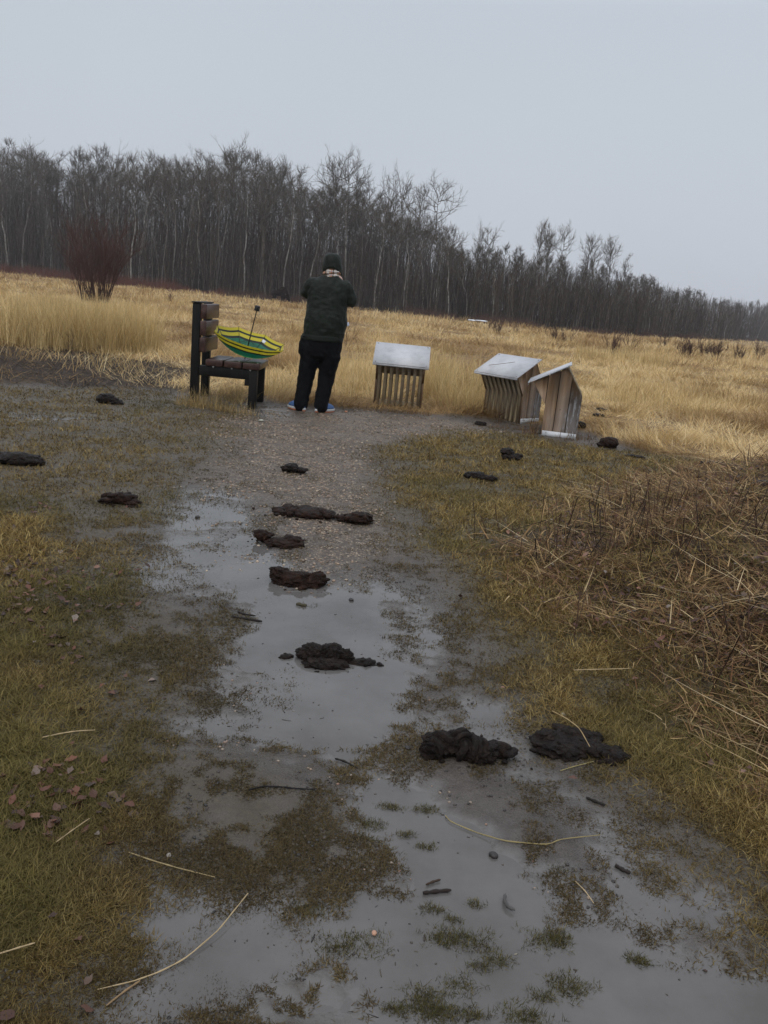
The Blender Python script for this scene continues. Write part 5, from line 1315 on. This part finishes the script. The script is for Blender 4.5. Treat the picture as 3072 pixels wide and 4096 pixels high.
def gen_tree(seed, H=15.0, crown0=0.45, nl=26, limbL=2.6, gnarl=0.16, r0=0.13, twr=0.011, fan=1.0, sub=(7, 7)):
    rng = np.random.default_rng(seed)
    n = 12; tr = np.zeros((1, n, 3)); tt = np.linspace(0, 1, n)
    tr[0, :, 2] = tt * H
    wob = np.cumsum(rng.normal(0, 0.16, (n, 2)) * (0.6 + 2.2 * gnarl), 0); wob[0] = 0
    tr[0, :, :2] = wob * (tt[:, None] * 1.2 + 0.1) + rng.normal(0, 0.25, (1, 2)) * (tt[:, None] ** 2) * 1.5
    tr[0, 0, 2] = -0.3
    tR = (r0 * (1 - 0.86 * tt ** 1.1))[None]
    t = crown0 + (0.985 - crown0) * rng.random(nl) ** 0.75
    L = limbL * (0.35 + 0.9 * np.sin(PI * np.clip((t - crown0) / (1 - crown0) * 0.8 + 0.2, 0, 1))) * rng.uniform(0.6, 1.25, nl)
    limbs = sprout(rng, tr, tR, np.zeros(nl, int), t, L, rng.uniform(0.55, 1.1, nl) * fan, 7, 0.13, gnarl)
    lR = np.outer(0.035 * L / limbL * (r0 / 0.13), np.linspace(1, 0.25, 7)) + 0.006
    a, b = sub
    i2 = np.repeat(np.arange(nl), a); t2 = rng.uniform(0.25, 0.98, nl * a)
    s2 = sprout(rng, limbs, lR, i2, t2, L[i2] * rng.uniform(0.25, 0.55, nl * a), rng.uniform(0.4, 1.0, nl * a), 5, 0.10, gnarl * 1.1)
    R2 = np.outer(rng.uniform(0.8, 1.2, nl * a) * 0.013, np.linspace(1, 0.5, 5)) + 0.003
    M2 = nl * a; i3 = np.repeat(np.arange(M2), b); t3 = rng.uniform(0.15, 1.0, M2 * b)
    s3 = sprout(rng, s2, R2, i3, t3, rng.uniform(0.25, 0.75, M2 * b) * limbL / 2.6, rng.uniform(0.3, 0.9, M2 * b), 3, 0.10, 0.12)
    # dead snags low on the trunk
    nd = 10; sd = sprout(rng, tr, tR, np.zeros(nd, int), rng.uniform(0.12, crown0, nd), rng.uniform(0.3, 1.1, nd), rng.uniform(1.0, 1.5, nd), 4, 0.0, 0.12)
    m1 = MB()
    v, q = tubes(tr, tR, 7); m1.add(v, q)
    m2 = MB()
    v, q = tubes(limbs, lR, 4); m2.add(v, q, None, (0.13, 0.115, 0.095))
    v, q = tubes(sd, np.full((nd, 4), 0.014), 3); m2.add(v, q, None, (0.06, 0.052, 0.045))
    v, q = tubes(s2, R2, 3); m2.add(v, q, None, (0.095, 0.082, 0.066))
    W = np.full((M2 * b, 3), twr) * np.array([[1, 0.8, 0.4]])
    sa = rng.uniform(0, 6.28, M2 * b)
    v, q = ribbons(s3, W, np.stack([np.cos(sa), np.sin(sa), rng.uniform(-0.4, 0.4, M2 * b)], 1)); m2.add(v, q, None, (0.12, 0.10, 0.08))
    return m1, m2
def bark_mat(name, pale, dark, amt):
    mt, n, l, b = mat_new(name)
    tc = n.new('ShaderNodeTexCoord'); oi = n.new('ShaderNodeObjectInfo')
    f = noise_node(n, l, 2.2, 5, 0.75, stretch=(1, 1, 0.9)); g = noise_node(n, l, 9, 4, 0.7, stretch=(1, 1, 1.6))
    c = ramp(n, l, f, [(0.36, dark), (0.5, tuple(0.6 * q for q in pale)), (0.62, pale)])
    c = mixc(n, l, maprange(n, l, g, 0.55, 0.66, 0, 0.85), c, dark)
    rnd = maprange(n, l, oi.outputs['Random'], 0.15, 0.8, 1 - amt, 1.0)
    c = mixc(n, l, rnd, dark, c)
    l.new(c, b.inputs['Base Color']); b.inputs['Roughness'].default_value = 0.8
    return mt
M_BARK = bark_mat('aspen_bark', (0.46, 0.43, 0.38), (0.06, 0.05, 0.042), 0.9)
M_BRNCH = attr_mat('bare_branches', 0.9, 0.05)
TALL = []; YOUNG = []
def proto(store, name, seed, **k):
    a, b = gen_tree(seed, **k)
    t = bpy.data.objects.new(name, None)
    tr = a.build('trunk', M_BARK, smooth=True); cr = b.build('crown', M_BRNCH, smooth=False)
    store.append((k.get('H', 15.0), tr.data, cr.data))
    bpy.data.objects.remove(tr); bpy.data.objects.remove(cr); bpy.data.objects.remove(t)
for s in range(7): proto(TALL, 'bare_tree', 100 + s, H=15.0, crown0=0.42 + 0.04 * (s % 3), nl=24, limbL=2.2 + 0.3 * (s % 3), gnarl=0.20 + 0.03 * (s % 4), twr=0.0085, sub=(8, 8))
for s in range(3): proto(TALL, 'bare_tree', 200 + s, H=15.0, crown0=0.62, nl=20, limbL=2.9, gnarl=0.26, twr=0.009, fan=1.15)
for s in range(4): proto(YOUNG, 'bare_tree', 300 + s, H=9.0, crown0=0.3, nl=26, limbL=1.5, gnarl=0.10, r0=0.055, twr=0.008, fan=0.75, sub=(6, 6))
def put_tree(pr, x, y, H, label, group=None, rz=0.0, cat='tree', name='bare_tree', lean=(0, 0), fat=1.0):
    t = bpy.data.objects.new(name, None); C.objects.link(t)
    t.location = (x, y, Z1(x, y) - 0.05); t.rotation_euler = (lean[0], lean[1], rz); s = H / pr[0]; t.scale = (s * fat, s * fat, s)
    tag(t, label, cat, group)
    for nm, me in (('trunk', pr[1]), ('crown', pr[2])):
        o = bpy.data.objects.new(nm, me); C.objects.link(o); o.parent = t
    return t
TOP = [(-1400, 520), (-300, 570), (0, 585), (80, 560), (200, 600), (300, 590), (440, 580), (560, 595), (640, 600), (760, 610), (900, 585), (1000, 600), (1080, 590), (1150, 660), (1280, 700), (1360, 715), (1450, 735), (1530, 790), (1600, 810), (1700, 840), (1760, 860), (1800, 895), (1850, 915), (2000, 950), (2150, 985), (2300, 1010), (2500, 1050), (2600, 1085), (2700, 1120), (2800, 1148), (2900, 1165), (3072, 1195), (3300, 1225), (3700, 1280)]
def top_px(px): return np.interp(px, [a for a, b in TOP], [b for a, b in TOP])
def base_px(px): return np.interp(px, [a for a, b in EDGE_PX], [b for a, b in EDGE_PX])
def mass_H(px):
    D = edge_at(px)[1]
    return height_at(px, top_px(px), D)
def height_at(px, ty, Y):
    return P(px, ty, Y)[2] * 0.93 - 0.05
GRP = 'bare aspens crowding the wood behind the meadow'
LBL = 'slender bare aspen standing in the crowded wood behind the meadow'
GRP2 = 'young bare trees in the low wood on the right'
LBL2 = 'young bare tree in the lower wood stretching away to the right'
rt = random.Random(5)
nt = 0
for i in range(178):
    px = -260 + (1830 + 260) * (i + rt.random()) / 178
    dd = 1.0 + 34 * rt.random() ** 1.3
    e = edge_at(px); u = e / np.linalg.norm(e); p = e + u * dd
    H = mass_H(px) * rt.uniform(0.80, 1.02) * np.linalg.norm(p) / np.linalg.norm(e)
    put_tree(TALL[rt.randrange(7)] if rt.random() < 0.8 else TALL[7 + rt.randrange(3)], p[0], p[1], H, LBL, GRP, rt.uniform(0, 6.28), lean=(rt.uniform(-0.03, 0.03), rt.uniform(-0.03, 0.05)), fat=rt.uniform(0.9, 1.2))
for i in range(105):
    px = 1780 + (3500 - 1780) * (i + rt.random()) / 105
    dd = 1.0 + 25 * rt.random() ** 1.2
    e = edge_at(px); u = e / np.linalg.norm(e); p = e + u * dd
    H = mass_H(px) * rt.uniform(0.70, 0.92) * np.linalg.norm(p) / np.linalg.norm(e)
    put_tree(YOUNG[rt.randrange(4)], p[0], p[1], H, LBL2, GRP2, rt.uniform(0, 6.28), lean=(rt.uniform(-0.03, 0.03), rt.uniform(-0.03, 0.03)), fat=rt.uniform(1.1, 1.6))
# trees that stand out against the sky
for px, ty, kind, dd, fat, lb in (
        (1360, 632, 8, 5, 1.1, 'tall flat-topped bare aspen behind the person, left of a close pair'),
        (1425, 640, 7, 3, 1.1, 'tall flat-topped bare aspen behind the person, right of a close pair'),
        (1500, 700, 2, 4, 0.9, 'bare aspen with pale trunk just right of the flat-topped pair'),
        (1575, 690, 9, 4, 0.7, 'thin crooked bare tree with forked top against the sky'),
        (1640, 705, 8, 6, 0.9, 'tall pale aspen left of the wood\'s last high trees'),
        (1690, 725, 1, 3, 0.9, 'bare aspen between two taller leaning ones at the drop in the treeline'),
        (1755, 715, 7, 5, 1.0, 'last tall aspen before the treeline drops, crown leaning right'),
        (1975, 900, 9, 8, 0.95, 'lone crooked flat-crowned tree rising from the low wood'),
        (1925, 905, 8, 9, 0.55, 'thin bare snag left of the lone crooked tree'),
        (2145, 868, 1, 8, 0.75, 'narrow upright bare tree, left of the first group above the low wood'),
        (2190, 885, 3, 8, 0.85, 'round-crowned bare tree in the first group above the low wood'),
        (2240, 905, 7, 8, 0.8, 'spreading bare tree, right of the first group above the low wood'),
        (2345, 935, 2, 9, 0.8, 'bare tree at the left of the second group above the low wood'),
        (2385, 930, 4, 8, 0.8, 'upright bare tree in the middle of the second group above the low wood'),
        (2430, 938, 5, 9, 0.95, 'broad bare tree at the right of the second group above the low wood'),
        (2480, 1000, 0, 9, 0.8, 'shorter bare tree where the low wood begins to slope away'),
        (2165, 905, 5, 10, 0.9, 'bare tree half hidden inside the first group above the low wood')):
    # the trunk top at (px, ty): foot lies down the lean of the picture
    foot = px - 0.085 * (base_px(px) - ty)
    e = edge_at(foot); u = e / np.linalg.norm(e); p = e + u * dd
    H = height_at(px, ty, p[1])
    put_tree(TALL[kind], p[0], p[1], H, lb, None, px * 0.37, fat=fat)

# --- thicket: stems and twigs nobody could count
def thicket():
    rng = np.random.default_rng(77)
    N = 18000
    px = rng.uniform(-500, 3650, N)
    e = np.stack([np.interp(px, [a for a, b in EDGE_PX], EDGE[:, k]) for k in (0, 1)], 1)
    D = np.linalg.norm(e, axis=1); dd = 0.3 + 40 * rng.random(N) ** 1.25
    p = e * (1 + dd / D)[:, None] + rng.normal(0, 0.5, (N, 2))
    mh = np.array([mass_H(q) for q in px])
    lowwood = sstep(1700, 1950, px)
    frac = (0.35 + 0.55 * rng.random(N) ** 0.7) * (1 - lowwood) + (0.55 + 0.43 * rng.random(N) ** 0.6) * lowwood
    H = np.maximum(1.0, mh * frac * (1 - 0.5 * np.exp(-dd / 2.5)))
    z0 = Z(p[:, 0], p[:, 1]) - 0.1
    n = 5; t = np.linspace(0, 1, n)
    Pt = np.zeros((N, n, 3)); Pt[:, :, 0] = p[:, :1]; Pt[:, :, 1] = p[:, 1:]; Pt[:, :, 2] = z0[:, None] + t[None] * H[:, None]
    Pt[:, 1:, :2] += np.cumsum(rng.normal(0, 0.16, (N, n - 1, 2)), 1) * (H / 6)[:, None, None]
    wf = np.maximum(1, D / 120)
    R_ = (0.012 + 0.016 * rng.random(N) + 0.0018 * H)[:, None] * wf[:, None] * (1 - 0.75 * t[None])
    v, q = tubes(Pt, R_, 3)
    cols = palette_r(rng, N, [(0.062, 0.048, 0.036), (0.092, 0.073, 0.055), (0.038, 0.029, 0.022), (0.18, 0.160, 0.13)], [0.4, 0.25, 0.28, 0.07])
    P_ = [(v, q, np.repeat(cols, n * 3, axis=0))]
    # twigs
    K = 15; idx = np.repeat(np.arange(N), K); tt = rng.uniform(0.12, 1.0, N * K) ** 0.8
    L = rng.uniform(0.3, 1.0, N * K) * (0.5 + H[idx] / 11)
    s = sprout(rng, Pt, R_, idx, np.minimum(tt, 0.999), L, rng.uniform(0.3, 1.05, N * K), 3, 0.12, 0.16)
    W = (0.009 * wf[idx])[:, None] * np.array([[1, 0.8, 0.35]])
    sa = rng.uniform(0, 6.28, N * K)
    v, q = ribbons(s, W, np.stack([np.cos(sa), np.sin(sa), rng.uniform(-0.3, 0.3, N * K)], 1))
    c2 = cols[idx] * np.array([1.0, 0.93, 0.9]) * rng.uniform(0.7, 1.3, (N * K, 1))
    P_.append((v, q, np.repeat(c2, 6, axis=0)))
    m = MB()
    for a, b, c in P_: m.add(a, b, None, c)
    tag(m.build('wood_thicket', M_BRNCH, smooth=False), 'dense dark undergrowth and saplings filling the wood', 'thicket', kind='stuff')
def palette_r(rng, N, cols, w):
    c = np.array(cols); return c[rng.choice(len(c), N, p=w)] * rng.uniform(0.8, 1.2, (N, 1))
thicket()
# wood floor rising behind the edge is hidden; a strip of red osier at its foot
def osier():
    rng = np.random.default_rng(78); N = 5200
    px = rng.uniform(-500, 3600, N)
    e = np.stack([np.interp(px, [a for a, b in EDGE_PX], EDGE[:, k]) for k in (0, 1)], 1); D = np.linalg.norm(e, axis=1)
    dd = rng.uniform(-3.5, 1.5, N) * np.where(px < 700, 1.6, 1.0)
    p = e * (1 + dd / D)[:, None]
    hh = rng.uniform(0.5, 1.25, N) * np.where(px < 700, 1.2, 0.8) * sstep(0.3, 0.6, fbm2(px, px * 0, 150, 3, 5) + np.where(px < 700, 0.25, 0.05)) + 0.15
    K = 9; idx = np.repeat(np.arange(N), K)
    base = np.concatenate([p, (Z(p[:, 0], p[:, 1]) - 0.05)[:, None]], 1)[idx] + rng.normal(0, 0.18, (N * K, 3)) * [1, 1, 0]
    az = rng.uniform(0, 6.28, N * K); ln = np.abs(rng.normal(0, 0.35, N * K)); L = hh[idx] * rng.uniform(0.6, 1.1, N * K)
    d = np.stack([np.sin(ln) * np.cos(az), np.sin(ln) * np.sin(az), np.cos(ln)], 1)
    Pt = np.stack([base, base + d * L[:, None] * 0.5, base + d * L[:, None] + rng.normal(0, 0.06, (N * K, 3))], 1)
    W = (0.010 * np.maximum(1, D / 110))[idx][:, None] * np.array([[1, 0.8, 0.4]])
    sa = rng.uniform(0, 6.28, N * K)
    v, q = ribbons(Pt, W, np.stack([np.cos(sa), np.sin(sa), sa * 0], 1))
    left = (px < 900)[idx][:, None]
    c = np.where(left, np.array([[0.15, 0.065, 0.045]]), np.array([[0.10, 0.062, 0.048]])) * rng.uniform(0.6, 1.3, (N * K, 1))
    m = MB(); m.add(v, q, None, np.repeat(c, 6, axis=0))
    tag(m.build('red_osier', M_BRNCH, smooth=False), 'low reddish brush along the foot of the wood', 'brush', kind='stuff')
osier()

# --- bushes in the meadow
def bush(px, py, hpx, label, nst=26, spread=0.45, col=(0.10, 0.05, 0.04), tw=(8, 9), r0=0.014, twr=0.006, seed=1, foot=0.25, name='bush', group=None, cat='bush', upw=0.06, z_loc=None, tw0=0.3):
    rng = np.random.default_rng(seed)
    p = G(px, py) if z_loc is None else z_loc; D = p[1]; H = hpx * D / FPX
    n = 7; a = rng.uniform(0, 6.28, nst); d0 = foot * np.sqrt(rng.random(nst)) * H / 3.5
    st = np.zeros((nst, n, 3)); st[:, 0, 0] = np.cos(a) * d0; st[:, 0, 1] = np.sin(a) * d0; st[:, 0, 2] = -0.1
    ln = rng.uniform(0.05, 1, nst) * spread
    d = np.stack([np.sin(ln) * np.cos(a), np.sin(ln) * np.sin(a), np.cos(ln)], 1); L = H * rng.uniform(0.45, 0.92, nst) / np.cos(ln * 0.7)
    for k in range(1, n):
        d = d + rng.normal(0, 0.10, (nst, 3)) + [0, 0, upw * 0.5]; d /= np.linalg.norm(d, axis=1, keepdims=True)
        st[:, k] = st[:, k - 1] + d * (L / (n - 1))[:, None]
    rs = np.outer(rng.uniform(0.6, 1.2, nst) * r0, np.linspace(1, 0.3, n))
    t = thing(name, (p[0], p[1], Z1(p[0], p[1])), label, cat, 0, group)
    m = MB(); v, q = tubes(st, rs, 5); m.add(v, q, None, np.array(col) * 0.75); m.build('stems', M_TWIG, t)
    a1, b1 = tw
    i2 = np.repeat(np.arange(nst), a1)
    s2 = sprout(rng, st, rs, i2, tw0 + (0.97 - tw0) * rng.random(nst * a1), L[i2] * rng.uniform(0.14, 0.38, nst * a1), rng.uniform(0.3, 0.95, nst * a1), 5, 0.08, 0.09)
    M2 = nst * a1; i3 = np.repeat(np.arange(M2), b1)
    s3 = sprout(rng, s2, None, i3, rng.uniform(0.1, 1, M2 * b1), H * rng.uniform(0.05, 0.16, M2 * b1), rng.uniform(0.2, 0.7, M2 * b1), 3, 0.08, 0.1)
    m = MB(); v, q = tubes(s2, np.full((M2, 5), twr) * np.linspace(1.1, 0.5, 5), 3); m.add(v, q, None, col)
    sa = rng.uniform(0, 6.28, M2 * b1)
    v, q = ribbons(s3, np.full((M2 * b1, 3), twr * 0.75) * np.array([[1, 0.8, 0.4]]), np.stack([np.cos(sa), np.sin(sa), sa * 0], 1)); m.add(v, q, None, np.array(col) * 1.15)
    m.build('twigs', M_BRNCH, t, smooth=False)
    return t
RED = (0.080, 0.044, 0.037)
bush(400, 1232, 345, 'big reddish bare bush, the fuller right-hand clump', 38, 0.55, RED, (10, 9), 0.022, 0.0045, 5, 0.3, tw0=0.42)
bush(335, 1222, 335, 'reddish bare bush with slim upright stems, left of the full clump', 17, 0.30, RED, (10, 9), 0.020, 0.0045, 6, 0.2, tw0=0.45)
bush(678, 1222, 62, 'small reddish shrub alone in the meadow left of the bench', 14, 0.5, (0.12, 0.06, 0.05), (5, 6), 0.008, 0.004, 7)
for k, (px, py, h, ns, lb) in enumerate((
        (1990, 1345, 80, 12, 'thin dark shrub rising from the meadow above the angled bin'),
        (1955, 1340, 70, 3, 'single bare stem left of the thin dark shrub'),
        (2060, 1352, 62, 3, 'lone pale bare stem right of the thin dark shrub'),
        (2215, 1375, 70, 9, 'reddish low shrub at the meadow\'s far side'),
        (2265, 1385, 66, 8, 'small brown shrub right of the reddish low one'),
        (2440, 1440, 130, 12, 'tall wispy brown shrub in the right meadow'),
        (2520, 1405, 90, 6, 'sparse stems just right of the tall wispy shrub'),
        (2650, 1400, 70, 9, 'low faded shrub left of the darkest bush'),
        (2740, 1448, 100, 28, 'dark dense low bush, darkest in the right meadow'),
        (2812, 1432, 80, 16, 'dark bush directly right of the darkest one'),
        (2862, 1450, 88, 20, 'rounded dark bush, third in the row at right'),
        (2945, 1448, 76, 14, 'brownish bush, fourth in the row at right'),
        (3035, 1440, 72, 14, 'brownish bush touching the right edge'))):
    bush(px, py, h, lb, ns, 0.42, (0.085, 0.052, 0.042), (6, 6), 0.012, 0.0065, 20 + k, 0.5, group='low bushes in the right meadow')
sap = bush(1378, 1410, 190, 'slender bare sapling behind the person\'s right side', 5, 0.38, (0.14, 0.085, 0.05), (5, 3), 0.007, 0.003, 44, 0.1, 'sapling', cat='sapling')
def scrap():
    q = P(1391, 1297, G(1378, 1410)[1]); m = MB(); V0, T = ico(3)
    m.add(V0 * np.array([0.036, 0.016, 0.05]) * (1 + 0.5 * (fbm3(V0, 0.6, 3, 4) - 0.5))[:, None], None, T)
    o = m.build('ribbon_scrap', simple('pale_plastic', [(0.3, (0.35, 0.42, 0.62)), (0.7, (0.5, 0.56, 0.72))], 20, 0.5)); o.location = q
    tag(o, 'pale blue scrap caught on the sapling beside the person', 'scrap')
scrap()
# thin weeds around the foreground
for k, (px, py, h, ns, lb, cl) in enumerate((
        (270, 1440, 160, 4, 'tall dark dead weed on the trampled band, left one', (0.06, 0.04, 0.03)),
        (400, 1445, 100, 3, 'short dark dead weed on the trampled band, right one', (0.06, 0.04, 0.03)),
        (1990, 1700, 130, 4, 'bare reddish weed at the left front of the angled bin', (0.09, 0.045, 0.03)),
        (2130, 1740, 120, 6, 'dry brown weed between the angled bin and the plank-sided bin', (0.14, 0.08, 0.04)),
        (2360, 1790, 110, 3, 'thin brown weed just right of the plank-sided bin', (0.09, 0.05, 0.035)))):
    bush(px, py, h, lb, ns, 0.3, cl, (4, 2), 0.004, 0.002, 60 + k, 0.1, 'dead_weed', cat='weed')
# patch of old snow
def snow():
    mt = simple('old_snow', [(0.3, (0.62, 0.64, 0.68)), (0.7, (0.78, 0.8, 0.84))], 3, 0.6)
    for px, wd, lb in ((1905, 0.5, None), (1868, 0.3, None)):
        p = G(px, 1303); m = MB(); V0, T = ico(4)
        V = V0 * np.array([wd, 0.5, 0.06]) * (1 + 0.5 * (fbm3(V0, 0.5, 3, 4) - 0.5))[:, None]
        m.add(V, None, T); o = m.build('snow_patch', mt); o.location = (p[0], p[1] - 4, Z1(p[0], p[1] - 4) + 0.40)
        tag(o, kind='stuff', label='thin patch of old snow at the far edge of the meadow', cat='snow')
snow()

# ------------------------------------------------------------------ haze
HAZE = 0.0006
def haze():
    mt = bpy.data.materials.new('haze'); mt.use_nodes = True; n = mt.node_tree.nodes; l = mt.node_tree.links
    n.remove(n['Principled BSDF'])
    v = n.new('ShaderNodeVolumePrincipled'); v.inputs['Color'].default_value = (0.95, 0.95, 0.98, 1); v.inputs['Density'].default_value = HAZE
    v.inputs['Anisotropy'].default_value = 0.2
    l.new(v.outputs[0], n['Material Output'].inputs['Volume'])
    m = MB(); m.box(-680, 680, -680, 680, -1.4, 26); o = m.build('haze', mt, smooth=False); tag(o, kind='stuff', label='thin damp haze in the air over the meadow', cat='haze')
if HAZE: haze()
